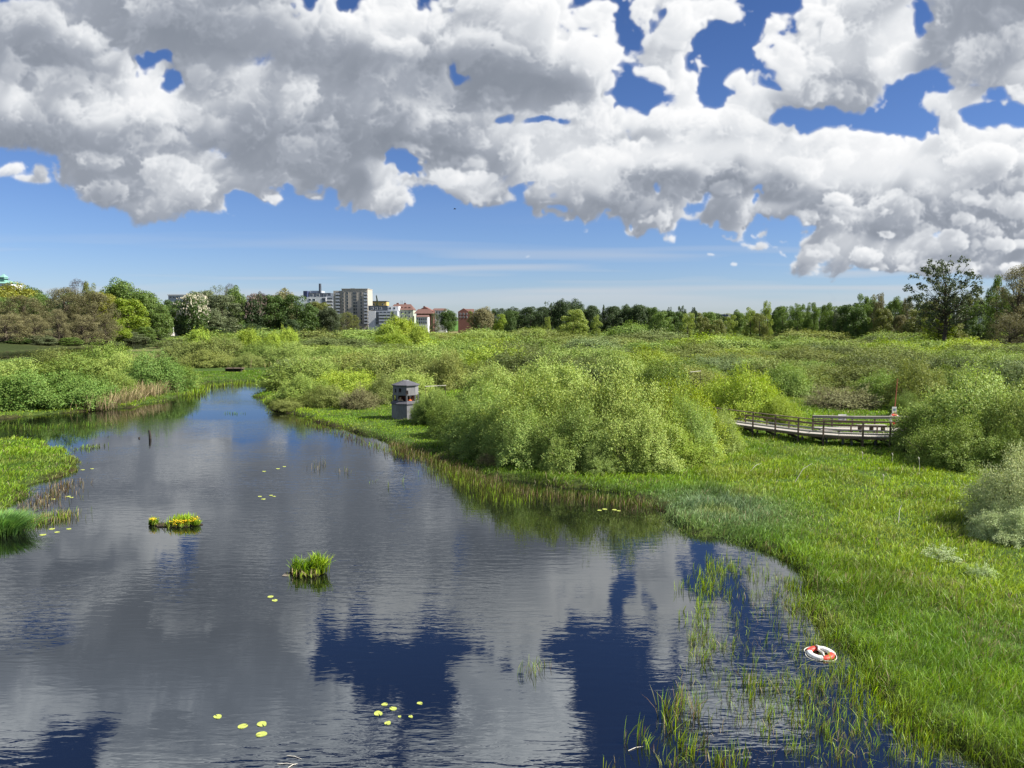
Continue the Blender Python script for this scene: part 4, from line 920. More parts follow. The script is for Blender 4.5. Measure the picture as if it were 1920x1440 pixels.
for x in (789, 796, 803): b.win(x, x+2.6, 585.5, 588.5, -.0)
b.body('chimney', BRICK, 792, 795, 573.5, 578, 6, 1.5)
b = Block('white_house', 790, 470, 'low white house with a row of windows below the brick gable', 10)
b.body('wall', PLASTER, 780.5, 802, 594, None); b.gable('roof', TILE, 779.8, 802.7, 594, 590.5)
for x in (782, 786, 790, 794, 798): b.win(x, x+1.8, 597, 600.5, 0, SLATE); b.win(x, x+1.8, 603, 606.5, 0, SLATE)
b = Block('white_cottage', 822, 530, 'small white block with red roof behind the round dark tree', 10)
b.body('wall', PLASTER, 811, 836, 582, None); b.gable('roof', TILE, 810, 837, 582, 578, hip=.1)
for x in (813, 818, 823, 828): b.win(x, x+2.2, 584, 587); b.win(x, x+2.2, 590, 593)
b = Block('brick_villa', 872, 500, 'red brick villa half hidden by the tan budding tree', 12)
b.body('wall', BRICK, 859, 886, 585, None); b.gable('gable', BRICK, 858, 880, 585, 578, ridge_along_x=False, front=0); b.gable('roof', TILE, 866, 888, 585, 579, front=3, deep=8)
for x in (862, 868, 874): b.win(x, x+2.2, 587, 590); b.win(x, x+2.2, 593, 596)
b = Block('blue_shed', 1354, 430, 'low building with dark blue roof among the far trees', 12)
b.body('wall', GREYP, 1346, 1364, 592.5, None); b.body('roof', NAVY, 1345, 1365, 589.5, 592.4, -.5, 13)
for x in (1348, 1354, 1360): b.win(x, x+2.4, 594, 597)
b = Block('pale_house', 1840, 330, 'small pale house glimpsed between the trees right of the aspen', 9)
b.body('wall', PLASTER, 1828, 1852, 594, None); b.gable('roof', SLATE, 1827, 1853, 594, 588)
for x in (1831, 1838, 1845): b.win(x, x+2.6, 597, 601)
b = Block('copper_tower', 2, 640, 'green copper roof of a tower above the park trees at the left edge', 16)
b.body('wall', PLASTER, -40, 22, 531, None); b.gable('roof', COPPER, -42, 24, 531, 525.5, hip=.2); b.body('lantern', COPPER, -4, 4.5, 519, 526, 5, 5); b.gable('spire', COPPER, -5, 5.5, 519, 513, front=4.5, deep=6, hip=.45); b.body('ledge', SLATE, -6, 6.5, 521.6, 522.6, 4.4, 6.4)
for x in (8, 14): b.win(x, x+2, 534, 537)
b = Block('white_hall', 328, 520, 'long white roofed hall showing above the trees left of the white chestnut', 16)
b.body('wall', GREYP, 317, 352, 554, None); b.body('roof', PLASTER, 316, 353, 551.8, 553.9, -.5, 17)
for x in (320, 326, 332): b.win(x, x+3.4, 556, 559)
# ------------------------------------------------------------------ grass, sedge and reeds
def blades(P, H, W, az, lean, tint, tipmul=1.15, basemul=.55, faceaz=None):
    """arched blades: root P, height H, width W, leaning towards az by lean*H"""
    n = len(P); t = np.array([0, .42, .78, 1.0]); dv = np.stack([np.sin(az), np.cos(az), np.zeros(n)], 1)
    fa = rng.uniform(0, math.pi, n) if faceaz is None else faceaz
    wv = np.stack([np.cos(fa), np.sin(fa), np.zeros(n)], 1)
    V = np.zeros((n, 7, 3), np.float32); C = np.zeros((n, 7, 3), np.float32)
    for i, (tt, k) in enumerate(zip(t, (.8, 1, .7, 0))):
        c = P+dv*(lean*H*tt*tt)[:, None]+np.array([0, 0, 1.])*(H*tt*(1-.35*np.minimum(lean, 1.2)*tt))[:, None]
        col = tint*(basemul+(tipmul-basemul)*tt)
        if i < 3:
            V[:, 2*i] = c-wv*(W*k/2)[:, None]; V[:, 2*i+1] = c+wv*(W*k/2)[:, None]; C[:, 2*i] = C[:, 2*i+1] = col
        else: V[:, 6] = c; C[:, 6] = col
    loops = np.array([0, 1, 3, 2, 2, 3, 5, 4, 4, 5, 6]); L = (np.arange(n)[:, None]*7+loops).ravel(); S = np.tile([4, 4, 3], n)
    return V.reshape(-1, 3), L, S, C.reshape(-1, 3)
def blade_object(name, args, label, cat, kind='stuff', parent=None):
    Vs, Ls, Ss, Cs = [], [], [], []; k = 0
    for a in args:
        V, L, S, C = blades(*a[:6], **(a[6] if len(a) > 6 else {})); Vs.append(V); Ls.append(L+k); Ss.append(S); Cs.append(C); k += len(V)
    o = link(name, mesh_from(name, np.concatenate(Vs), np.concatenate(Ls), np.concatenate(Ss), M_GRASS, np.concatenate(Cs)), parent)
    return tag(o, label, cat, kind=kind) if label else o
def inpoly(X, Y, pts): return poly_sdf(X, Y, np.array(pts)) > 0
def sample(az0, az1, r0, r1, dens, power, ref=15.0):
    """points whose density falls off as dens*(ref/r)^power per square metre"""
    rr = np.linspace(r0, r1, 400); pdf = dens*(ref/rr)**power*rr; cdf = np.cumsum(pdf)*(rr[1]-rr[0])*(az1-az0); n = int(cdf[-1])
    r = np.interp(rng.random(n)*cdf[-1], cdf, rr); a = rng.uniform(az0, az1, n)
    return r*np.sin(a), r*np.cos(a), r
GC = dict(bright=np.array([.27, .44, .028]), fresh=np.array([.34, .48, .045]), deep=np.array([.15, .29, .022]), blue=np.array([.2, .3, .14]), straw=np.array([.46, .37, .2]), olive=np.array([.13, .15, .03]), rust=np.array([.16, .1, .045]))

X, Y, r = sample(R(-45), R(54), 12, 140, 640, 1.5)
s = land_sdf(X, Y); ok = s > -.55; X, Y, r, s = X[ok], Y[ok], r[ok], s[ok]
gz = ground_z(X, Y, s); n = len(X)
tus = fbm2(X, Y, 1.1, 3); mead = fbm2(X+50, Y+20, 4.5, 3); big = fbm2(X-70, Y, 13, 2)
keep = rng.random(n) < np.clip(.35+1.5*tus, .25, 1); X, Y, r, s, gz, tus, mead, big = (q[keep] for q in (X, Y, r, s, gz, tus, mead, big)); n = len(X)
H = (.18+.29*np.clip((tus-.25)*1.9, 0, 1.1))*rng.uniform(.6, 1.3, n)*np.where(s < .6, 1.1, 1)*np.interp(r, [14, 40, 90], [1.1, .8, .75])
H = np.where((X < ground_pt(455, 712)[0]*Y/ground_pt(455, 712)[1]) & (Y > 60), H*.6, H)
hide = np.hypot(X-ground_pt(700, 800)[0], (Y-ground_pt(700, 800)[1])*.6) < 9; H = np.where(hide, H*.6, H)
W = (.0075+.00062*np.maximum(r-14, 0))*rng.uniform(.7, 1.3, n)
f = np.clip((mead-.35)*3, 0, 1)[:, None]; tint = GC['deep']*(1-f)+GC['bright']*f
f = np.clip((big-.5)*4, 0, 1)[:, None]*.8; tint = tint*(1-f)+GC['fresh']*f
cx, cy = ground_pt(1340, 965)
f = np.exp(-(((X-cx)/3.6)**2+((Y-cy)/4.2)**2)**1.5)[:, None]; tint = tint*(1-f)+GC['blue']*f; H = H*(1+.35*f[:, 0])
f = np.clip(1-(s+.4)/.9, 0, 1)[:, None]*.6; tint = tint*(1-f)+GC['olive']*f
f = (np.clip(1-(s-.2)/2.4, 0, 1)*(X > -13)*(X < 8.5)*(Y > 39)*(Y < 66))[:, None]*.75; tint = tint*(1-f)+GC['deep']*.62*f; H = H*(1-.35*f[:, 0])  # darker sedge at the clump foot, the willows' shadow put into its tint
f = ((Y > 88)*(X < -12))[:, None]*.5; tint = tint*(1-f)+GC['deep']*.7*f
rush = np.clip((fbm2(X+11, Y-33, 2.4, 2)-.58)*6, 0, 1)*(Y < 58); tint = tint*(1-.3*rush[:, None]); H = H*(1+.3*rush)
pal = np.clip((fbm2(X-40, Y+9, 3.1, 2)-.6)*6, 0, 1)[:, None]*.5; tint = tint*(1-pal)+np.array([.36, .42, .1])*pal
dead = rng.random(n) < .03+.1*np.clip((fbm2(X+7, Y+77, 2.0, 2)-.55)*5, 0, 1)+.2*(np.hypot(X-ground_pt(1740, 1110)[0], Y-ground_pt(1740, 1110)[1]) < 1.1)+.2*(np.hypot(X-ground_pt(1870, 1215)[0], Y-ground_pt(1870, 1215)[1]) < 1.1)
tint = np.where(dead[:, None], GC['straw']*.7, tint)*rng.uniform(.8, 1.2, n)[:, None]
az = R(70)+rng.normal(0, 1.1, n); lean = np.abs(rng.normal(.6, .35, n)); P = np.stack([X, Y, np.maximum(gz, -.25)-.03], 1)
isl = poly_sdf(X, Y, ISLET_POLY) > -.8; left = (X < ground_pt(455, 712)[0]*Y/ground_pt(455, 712)[1]) & ~isl; back = (Y > 58) & ~isl & ~left; front = ~(isl | left | back)
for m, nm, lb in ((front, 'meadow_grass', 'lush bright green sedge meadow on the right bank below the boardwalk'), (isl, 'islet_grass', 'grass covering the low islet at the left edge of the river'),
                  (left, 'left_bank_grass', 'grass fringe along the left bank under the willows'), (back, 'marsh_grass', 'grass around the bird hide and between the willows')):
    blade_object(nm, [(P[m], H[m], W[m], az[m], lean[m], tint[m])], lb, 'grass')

def band(pts, half, n, jitter=1.0):
    """n points scattered about a polyline of photo pixels on the water plane, half wide in metres"""
    q = np.array([ground_pt(*p) for p in pts]); seg = np.linalg.norm(np.diff(q, axis=0), axis=1); cs = np.concatenate([[0], np.cumsum(seg)])
    t = rng.uniform(0, cs[-1], n); i = np.clip(np.searchsorted(cs, t)-1, 0, len(seg)-1); u = ((t-cs[i])/seg[i])[:, None]
    p = q[i]*(1-u)+q[i+1]*u+rng.normal(0, half, (n, 2))*jitter
    return p[:, 0], p[:, 1]
def tufted(X, Y, k, spread):
    """k stems round every point"""
    X = np.repeat(X, k)+rng.normal(0, spread, len(X)*k); Y = np.repeat(Y, k)+rng.normal(0, spread, len(Y)*k); return X, Y
def reeds(X, Y, h, w, cols, lean=.18, z=-.06):
    n = len(X); c = np.array([GC[k] for k in cols])[rng.integers(0, len(cols), n)]*rng.uniform(.7, 1.25, n)[:, None]
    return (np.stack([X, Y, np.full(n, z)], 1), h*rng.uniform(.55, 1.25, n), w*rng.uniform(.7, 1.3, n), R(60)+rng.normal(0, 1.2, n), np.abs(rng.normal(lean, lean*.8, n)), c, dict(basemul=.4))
# dark standing reeds along the foot of the big willow clump
a = [reeds(*band([(740, 835), (800, 862), (860, 886), (930, 915), (1010, 930), (1100, 938), (1190, 950), (1235, 955)], .5, 3600), .45, .018, ['olive', 'olive', 'deep', 'rust', 'straw'], .16),
     reeds(*band([(820, 880), (880, 910), (950, 942), (1010, 940)], .6, 1500), .42, .017, ['olive', 'bright', 'olive'], .12),
     reeds(*band([(560, 790), (640, 815), (720, 842), (770, 862)], .5, 900), .32, .022, ['olive', 'rust', 'bright'], .15)]
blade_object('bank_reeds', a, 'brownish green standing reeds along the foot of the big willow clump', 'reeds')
# pale dry reeds on the left bank and in the clearings of the marsh
def dry(pts, half, n, h, w): return reeds(*band(pts, half, n), h, w, ['straw', 'straw', 'straw', 'olive'], .35, .1)
blade_object('dry_reeds', [dry([(182, 770), (230, 758), (300, 742), (330, 733)], .9, 1500, 1.7, .045), dry([(200, 760), (260, 745), (305, 730)], 1.2, 900, 1.9, .045)], 'pale dry reeds at the water on the left bank', 'reeds')
def patch(px, py, rad, n, h, w):
    x, y = ground_pt(px, py, 1.5); return reeds(x+rng.normal(0, rad, n), y+rng.normal(0, rad, n), h, w, ['straw', 'straw', 'olive'], .3, .1)
a = []
for (gx, gy), q in GAPS: a.append(reeds(gx+rng.normal(0, q*.5, 1500), gy+rng.normal(0, q*.45, 1500), 2.0, .1, ['straw', 'straw', 'straw', 'olive'], .3, .1))
blade_object('straw_reeds', a, 'straw coloured dead reeds in the clearings of the marsh', 'reeds')
blade_object('shallow_reeds', [reeds(*band([(0, 800), (60, 806), (120, 803), (200, 797)], .8, 380), .5, .03, ['deep', 'deep', 'olive'], .4), reeds(*band([(150, 842), (185, 838)], .35, 120), .35, .03, ['olive', 'bright'], .3),
                               reeds(*band([(20, 985), (70, 980), (130, 968)], .4, 700), .42, .022, ['olive', 'bright', 'straw'], .2), reeds(*band([(50, 960), (90, 935), (130, 905)], .5, 600), .35, .02, ['olive', 'rust', 'straw'], .2),
                               reeds(*band([(360, 745), (380, 728), (440, 721), (510, 722)], .8, 500), .7, .06, ['bright', 'fresh', 'olive'], .2), reeds(*band([(430, 775), (450, 777)], .3, 30), .3, .04, ['deep'], .2)], 'thin green reeds standing in the shallows round the left banks', 'reeds')
# scattered sedge in the shallow bay at the right
x, y = [], []
poly = [ground_pt(*p) for p in [(1330, 1050), (1400, 1040), (1470, 1075), (1505, 1120), (1500, 1160), (1530, 1210), (1580, 1270), (1640, 1340), (1720, 1400), (1800, 1450), (1230, 1460), (1260, 1330), (1290, 1200), (1310, 1110)]]
pa = np.array(poly); cand = rng.uniform(pa.min(0), pa.max(0), (9000, 2)); cand = cand[inpoly(cand[:, 0], cand[:, 1], poly)]
dn = fbm2(cand[:, 0], cand[:, 1], 1.6, 3); cand = cand[((dn > .5) | (rng.random(len(cand)) < .25)) & (np.hypot(cand[:, 0]-ground_pt(1541, 1226)[0], cand[:, 1]-ground_pt(1541, 1240)[1]) > .75)]
X, Y = tufted(cand[:480, 0], cand[:480, 1], 4, .035); X2, Y2 = tufted(cand[480:1700, 0], cand[480:1700, 1], 2, .03)
blade_object('bay_sedge', [reeds(X, Y, .36, .012, ['bright', 'bright', 'fresh', 'olive'], .25), reeds(X2, Y2, .27, .009, ['bright', 'olive', 'straw', 'fresh'], .55), reeds(*tufted(*band([(1290, 1180), (1310, 1120), (1350, 1060), (1400, 1045)], .35, 60), 5, .05), .42, .017, ['bright', 'fresh'], .2)],
             'loose sedge stems standing in the shallow bay beside the meadow', 'sedge')
blade_object('bay_edge_sedge', [reeds(*band([(1500, 1095), (1512, 1140), (1540, 1180)], .3, 300), .42, .016, ['bright', 'olive', 'fresh', 'deep'], .3), reeds(*band([(1600, 1262), (1660, 1340), (1740, 1402)], .3, 520), .42, .018, ['bright', 'olive', 'fresh', 'deep'], .3)], 'taller sedge stems along the bay edge of the meadow', 'sedge')

# single clumps that stand apart
def reed_clump(px, py, label, n=16, h=.6, w=.018, spread=.1, cols=('bright', 'fresh', 'olive'), lean=.22, name='reed_clump', group='reed clumps standing in open water', cat='reeds'):
    x, y = ground_pt(px, py); o = empty(name, (x, y, 0)); tag(o, label, cat, group)
    dead = max(2, n//4)
    blade_object('green_blades', [reeds(rng.normal(0, spread, n), rng.normal(0, spread, n), h*.8, w*.85, cols, lean*1.2)], None, None, parent=o)
    blade_object('dead_stems', [reeds(rng.normal(0, spread, dead), rng.normal(0, spread, dead), h*.6, w*.9, ('straw', 'rust'), lean*1.6)], None, None, parent=o)
for p in [(1000, 1262, 'short thin reed clump alone in the blue water left of the bay', 34, .5, .012, .17), (1020, 1250, 'sparse reed wisps right beside the short thin clump in the blue water', 12, .4, .012, .13),
          (1172, 1395, 'single tall reed shoot farthest left at the lower edge of the bay', 4, .75, .018, .03), (1197, 1388, 'tall reed tuft with a fallen straw stem at its foot', 14, .75, .02, .07), (1213, 1405, 'slim reed shoot between the tall tuft and the leaning pair', 6, .6, .018, .05), (1228, 1415, 'leaning pair of reed shoots near the lower edge', 5, .55, .018, .05),
          (1252, 1345, 'tallest bundle of reeds at the left rim of the bay', 26, .95, .02, .1), (1262, 1372, 'reed bundle directly below the tallest one', 16, .8, .02, .08), (1275, 1330, 'brown stemmed reed bundle beside the tallest one', 18, .85, .019, .09, ('olive', 'straw', 'bright')), (1300, 1345, 'bent brown reed bundle right of the tallest one', 22, .9, .019, .1, ('straw', 'olive', 'bright')),
          (1275, 1400, 'upright green reed clump below the tallest bundle', 16, .75, .02, .07), (1293, 1420, 'green reed clump with a looping dead stem', 18, .75, .02, .09), (1318, 1400, 'thin reed clump right of the looping stem', 8, .6, .018, .06), (1258, 1438, 'reed tuft cut by the lower edge under the tallest bundle', 18, .6, .02, .1), (1150, 1442, 'low grassy tuft cut by the lower edge, farthest left', 12, .4, .016, .12),
          (1340, 1438, 'yellow green reed tuft cut by the lower edge', 22, .6, .02, .1), (1362, 1440, 'broad green reed tuft right of the yellow green one', 24, .6, .02, .12), (1395, 1430, 'reed tuft with splayed blades at the lower edge', 16, .55, .02, .1), (1320, 1240, 'dense upright sedge clump at the left margin of the bay', 34, .6, .016, .13), (1300, 1205, 'slim sedge clump above the dense upright one', 14, .6, .016, .06), (1322, 1190, 'pair of slim sedge shoots near the cloud reflection', 12, .6, .016, .06),
          (1402, 1285, 'tall yellow green sedge clump in mid bay', 28, .7, .018, .1), (1418, 1290, 'thin dark footed sedge clump right of the tall mid bay one', 14, .65, .016, .07), (1455, 1295, 'sedge clump in the pale ripples', 18, .6, .016, .08), (1505, 1310, 'bright sedge clump between the ripples and the life buoy', 30, .7, .018, .12), (1530, 1295, 'loose sedge clump below the life buoy', 20, .55, .016, .14), (1545, 1370, 'sedge clump in the dark water near the lower right', 14, .5, .016, .08),
          (592, 880, 'group of white tipped reeds in mid river', 16, .7, .02, .35, ('straw', 'olive')), (605, 870, 'white tipped reeds just behind the mid river group', 12, .7, .02, .3, ('straw', 'olive')), (640, 886, 'few reed stems right of the mid river group', 8, .6, .02, .25, ('straw', 'olive')), (658, 888, 'two thin reed stems right of the few', 6, .55, .02, .15, ('straw', 'olive')), (700, 905, 'tiny pair of reed stems before the dark shore', 5, .35, .016, .1), (728, 914, 'single green reed shoot with dark foot before the shore', 5, .6, .02, .04), (754, 905, 'taller reed stem nearest the dark shore reeds', 5, .65, .02, .05)]:
    reed_clump(*p)

# ------------------------------------------------------------------ floating plant rafts, pads and flotsam
def raft_island(name, px, py, hw, dep, parts, label, flowers=()):
    x, y = ground_pt(px, py); o = empty(name, (x, y, 0)); tag(o, label, 'plant raft')
    m = MB(); ring0 = []; ring1 = []
    for k in range(26):
        t = 2*math.pi*k/26; q = 1+.16*math.sin(3*t+px)+.1*math.sin(5*t); ring0.append((hw*q*math.cos(t), dep*q*math.sin(t), -.15)); ring1.append((hw*.9*q*math.cos(t), dep*.85*q*math.sin(t), .045))
    m.prism(ring0, ring1).build('peat_base', M_PEAT, o)
    a = []
    for (cx, cy, sp, n, h, w, cols) in parts: a.append(reeds(cx+rng.normal(0, sp, n), cy+rng.normal(0, sp*.7, n), h, w, cols, .35, .03))
    blade_object('leaves', a, None, None, parent=o)
    if flowers:
        P = np.concatenate([np.stack([cx+rng.normal(0, sp, n), cy+rng.normal(0, sp*.6, n), rng.uniform(z0, z1, n)], 1) for cx, cy, sp, n, z0, z1 in flowers]); k = len(P)
        T = unit(rng.normal(0, 1, (k, 3))*np.array([1, 1, .3])); V, lo, sz = leaf_quads(P, T, unit(rng.normal(0, .4, (k, 3))+np.array([0, -.4, 1])), np.full(k, .06), np.full(k, .05))
        link('flowers', mesh_from('flowers', V, lo, sz, M_PETAL), o, (.75, .52, .02))['kind'] = 'stuff'
    return o
raft_island('flower_island', 327, 985, 1.12, .36, [(.15, .12, .2, 260, .42, .03, ('bright', 'fresh')), (.55, .1, .16, 200, .45, .03, ('bright', 'fresh')), (-.95, .05, .11, 150, .32, .028, ('bright', 'fresh', 'deep')), (.25, -.15, .3, 200, .24, .03, ('fresh', 'bright', 'olive')), (-.5, 0, .2, 50, .14, .02, ('olive', 'straw')), (.95, -.02, .1, 90, .3, .03, ('fresh', 'bright'))],
            'floating plant island with yellow marsh marigolds in mid river', [(.25, -.22, .16, 80, .14, .3), (.9, -.05, .12, 70, .2, .38), (-.93, -.06, .1, 40, .24, .36), (.5, -.2, .12, 30, .2, .3)])
raft_island('sedge_island', 577, 1076, .62, .26, [(.3, .06, .14, 200, .7, .035, ('bright', 'fresh', 'deep')), (.45, .05, .08, 110, .6, .032, ('bright', 'fresh')), (-.42, .05, .1, 130, .58, .03, ('bright', 'fresh', 'deep')), (-.12, .04, .12, 110, .5, .03, ('bright', 'deep')), (-.05, -.12, .3, 150, .26, .028, ('fresh', 'straw', 'bright'))], 'small floating raft of tall green sedge without flowers')
x, y = ground_pt(537, 1077); o = MB().box(-.09, .15, -.2, .2, -.02, .012).build('raft_board', plain_mat('drowned_plywood', (.2, .17, .13), .7, scale=5), None, bevel=.004); o.location = (x, y, 0); o.rotation_euler = (0, R(2), R(-4)); tag(o, 'pale drowned board at the left end of the sedge raft', 'board')
o = empty('sedge_tussock', (*ground_pt(2, 1000), .0)); tag(o, 'big blue green sedge tussock at the near corner of the left islet', 'sedge'); n = 2600
q = rng.normal(0, .38, (n, 2)); blade_object('blades', [(np.stack([q[:, 0], q[:, 1]*.8, np.full(n, 0.)], 1), 1.05*rng.uniform(.6, 1.1, n), np.full(n, .026), np.arctan2(q[:, 0], q[:, 1]), .3+.7*np.hypot(q[:, 0], q[:, 1]), np.array([[.17, .33, .085]])*rng.uniform(.7, 1.2, n)[:, None])], None, None, parent=o)
MB().prism([(.7*math.cos(t*.52), .55*math.sin(t*.52), -.3) for t in range(12)], [(.5*math.cos(t*.52), .4*math.sin(t*.52), .22) for t in range(12)]).build('root_mound', M_PEAT, o)

pads = [('near the lower edge left of the sunken stems', [(408, 1344, .1), (455, 1362, .11), (491, 1358, .12), (490, 1377, .12)]), ('in the dark blue patch of mid river', [(709, 1338, .11), (721, 1321, .075), (727, 1356, .08), (737, 1329, .09), (749, 1344, .04), (770, 1344, .055), (787, 1319, .07)]),
        ('just below the sedge raft', [(507, 1119, .1), (515, 1126, .1)]), ('off the left islet tussock', [(80, 1003, .13), (97, 992, .13), (107, 998, .11), (129, 992, .11)]), ('off the shallow reeds of the left islet', [(100, 936, .1), (128, 931, .12), (134, 933, .1)]),
        ('in mid river behind the sedge raft', [(487, 931, .11), (494, 936, .11), (508, 929, .1), (514, 931, .08)]), ('in mid river before the river bend', [(495, 884, .12), (521, 879, .12), (533, 875, .11)]), ('in the dark reflection of the willow clump', [(1124, 957, .11), (1134, 955, .13), (1152, 956, .12), (1160, 958, .1)]), ('below the dark water at the islet point', [(155, 881, .12), (172, 879, .11)])]
for where, lst in pads:
    for i, (px, py, rad) in enumerate(lst):
        x, y = ground_pt(px, py); v = [(0, 0, .007)]; k = 18
        for j in range(k+1):
            t = .16+(2*math.pi-.32)*j/k; q = rad*(1+.05*math.sin(3*t+px)); v.append((q*math.cos(t), q*.85*math.sin(t), .008+.006*abs(math.sin(2*t+px))))
        m = MB().add(v, [(0, j, j+1) for j in range(1, k+1)]); m.add([(a, b, c-.012) for a, b, c in v], [(0, j+1, j) for j in range(1, k+1)])
        for j in range(1, k+1): m.f.append((j, k+2+j, k+3+j, j+1))
        if rad > .1: m.tube([(0, 0, .004), (rad*.25, .02, -.2)], .004, 4)
        o = m.build('lily_pad', M_PAD); o.location = (x, y, 0); o.rotation_euler = (0, 0, px*1.7)
        word = ORD[i] if len(lst) > 2 else ('left' if i == 0 else 'right')
        tag(o, f'{word} yellow green lily pad {"from left " if len(lst) > 2 else ""}{where}', 'lily pad', 'floating lily pads')
for (px0, py0, px1, py1, lb) in ((538, 1417, 566, 1424, 'upper pale drifting reed stem near the lower edge'), (520, 1433, 555, 1434, 'middle pale drifting reed stem near the lower edge'), (540, 1440, 558, 1432, 'short crossing drifting reed stem near the lower edge'), (1178, 1408, 1206, 1400, 'flat straw stem floating at the foot of the tall reed tuft')):
    (x0, y0), (x1, y1) = ground_pt(px0, py0), ground_pt(px1, py1); m = MB().tube([(0, 0, .006), ((x1-x0)*.5, (y1-y0)*.5+.02, .018), (x1-x0, y1-y0, .006)], [.007, .008, .003], 5)
    o = m.build('drifting_stem', M_SEED); o.location = (x0, y0, 0); tag(o, lb, 'reed stem')

# ------------------------------------------------------------------ posts, life buoys
x, y = ground_pt(281, 822); o = MB().tube([(0, 0, -.8), (.02, 0, .2), (-.02, 0, .62)], [.1, .1, .075], 9).tube([(-.02, 0, .6), (-.03, .0, .68)], [.06, .03], 7).build('mooring_post', M_WOOD_DARK); o.location = (x, y, 0); tag(o, 'black rotten post standing in the open river', 'post')
x, y = ground_pt(261, 822); o = MB().tube([(0, 0, -.4), (0, .0, .09)], [.09, .06], 8).tube([(0, 0, .07), (.05, 0, .11)], [.05, .02], 6).build('post_stump', M_WOOD_DARK); o.location = (x, y, 0); tag(o, 'small stump breaking the surface left of the black post', 'post')
def life_buoy(loc, rot, Rr, r, label, phase=0.0):
    o = empty('life_buoy', loc); o.rotation_euler = rot; tag(o, label, 'life buoy')
    n, m = 48, 12; quarter = []
    def torus(a0, a1, mat, name, grow=0.0, cap=False, par=None):
        mb = MB(); k = max(6, int((a1-a0)/(2*math.pi)*n)); pts = []
        for i in range(k+1):
            t = a0+(a1-a0)*i/k
            for j in range(m):
                u = 2*math.pi*j/m; q = Rr+(r+grow)*math.cos(u); mb.v.append((q*math.cos(t), q*math.sin(t), (r+grow)*.8*math.sin(u)))
        for i in range(k):
            for j in range(m): mb.f.append((i*m+j, (i+1)*m+j, (i+1)*m+(j+1) % m, i*m+(j+1) % m))
        mb.f.append(tuple(range(m))); mb.f.append(tuple(k*m+j for j in range(m))[::-1])
        return mb.build(name, mat, par or o, smooth=True)
    for i in range(4):
        a = phase+i*math.pi/2; torus(a, a+math.pi/2, M_RED if i % 2 == 0 else M_WHITE, 'red_segment' if i % 2 == 0 else 'white_segment')
        torus(a-.05, a+.05, M_WHITE, 'strap', .006)
    pts = []
    for i in range(65):
        t = phase+2*math.pi*i/64; sag = abs(math.sin(2*(t-phase))); pts.append(((Rr+r+.012+.055*sag)*math.cos(t), (Rr+r+.012+.055*sag)*math.sin(t), -.02*sag))
    MB().tube(pts, .011, 6, False).build('grab_line', M_ROPE, o)
    return o
x, y = ground_pt(1538, 1228); bz = .045
lb = life_buoy((x, y, bz), (R(3), R(-2), 0), .28, .085, 'red and white life buoy floating in the sedge bay', 1.35)
MB().tube([(-.02, -.3, .08), (.02, -.12, .075), (-.03, .05, .07), (.03, .2, .08), (0, .3, .085)], [.02, .03, .028, .03, .02], 8).build('rope_bundle', M_ROPE, lb, smooth=True)

# ------------------------------------------------------------------ boardwalk with its railings, bench, sign and pole
def P3(px, py, z): x, y = ground_pt(px, py, z); return Vector((x, y, z))
DZK = 1.12
near = [P3(1325, 787, DZK), P3(1390, 796.5, DZK), P3(1450, 804.5, DZK), P3(1510, 812, DZK), P3(1572, 816.5, DZK), P3(1640, 819, DZK), P3(1760, 821, DZK)]
bw = empty('boardwalk', (near[3].x, near[3].y, .25)); tag(bw, 'wooden boardwalk curving over the meadow with a handrail', 'boardwalk'); org = Vector(bw.location)
def offs(pts, d):
    out = []
    for i, p in enumerate(pts):
        t = (pts[min(i+1, len(pts)-1)]-pts[max(i-1, 0)]).normalized(); out.append(p+Vector((-t.y, t.x, 0))*d)
    return out
far = offs(near, 1.9)
def dense(pts, step):
    out = []
    for a, b in zip(pts[:-1], pts[1:]):
        k = max(1, int((b-a).length/step)); out += [a.lerp(b, i/k) for i in range(k)]
    return out+[pts[-1]]
nd = dense(near, .15); m = MB()
fd = [p for p in offs(nd, 1.9)]
for a, b, c, d in zip(nd[:-1], nd[1:], fd[:-1], fd[1:]):            # cross planks
    e = .012; a2, b2, c2, d2 = a.lerp(b, .06)-org, a.lerp(b, .94)-org, c.lerp(d, .06)-org, c.lerp(d, .94)-org; z = Vector((0, 0, .045+.004*random.random()))
    m.add([a2-z, b2-z, d2-z, c2-z, a2, b2, d2, c2], [(0, 3, 2, 1), (4, 5, 6, 7), (0, 1, 5, 4), (1, 2, 6, 5), (2, 3, 7, 6), (3, 0, 4, 7)])
m.build('deck', M_WOOD_PALE, bw)
m = MB()
for pts, dz in ((near, 0), (far, 0)):
    for a, b in zip(pts[:-1], pts[1:]): m.bar(a-org+Vector((0, 0, -.055)), b-org+Vector((0, 0, -.055)), .06, .15)
m.build('side_beam', M_WOOD_BROWN, bw)
for pts, nm, hh, w, h, mt in ((offs(near, .05), 'handrail', 1.05, .16, .055, M_WOOD_BROWN), (offs(near, .07), 'kerb_board', .2, .05, .1, M_WOOD_PALE), (offs(far, -.05), 'low_rail', .55, .05, .13, M_WOOD_BROWN), (offs(far, -.05), 'kerb_board', .2, .05, .1, M_WOOD_GREY)):
    m = MB()
    for a, b in zip(pts[:-1], pts[1:]): m.bar(a-org+Vector((0, 0, hh)), b-org+Vector((0, 0, hh)), w, h)
    m.build(nm, mt, bw)
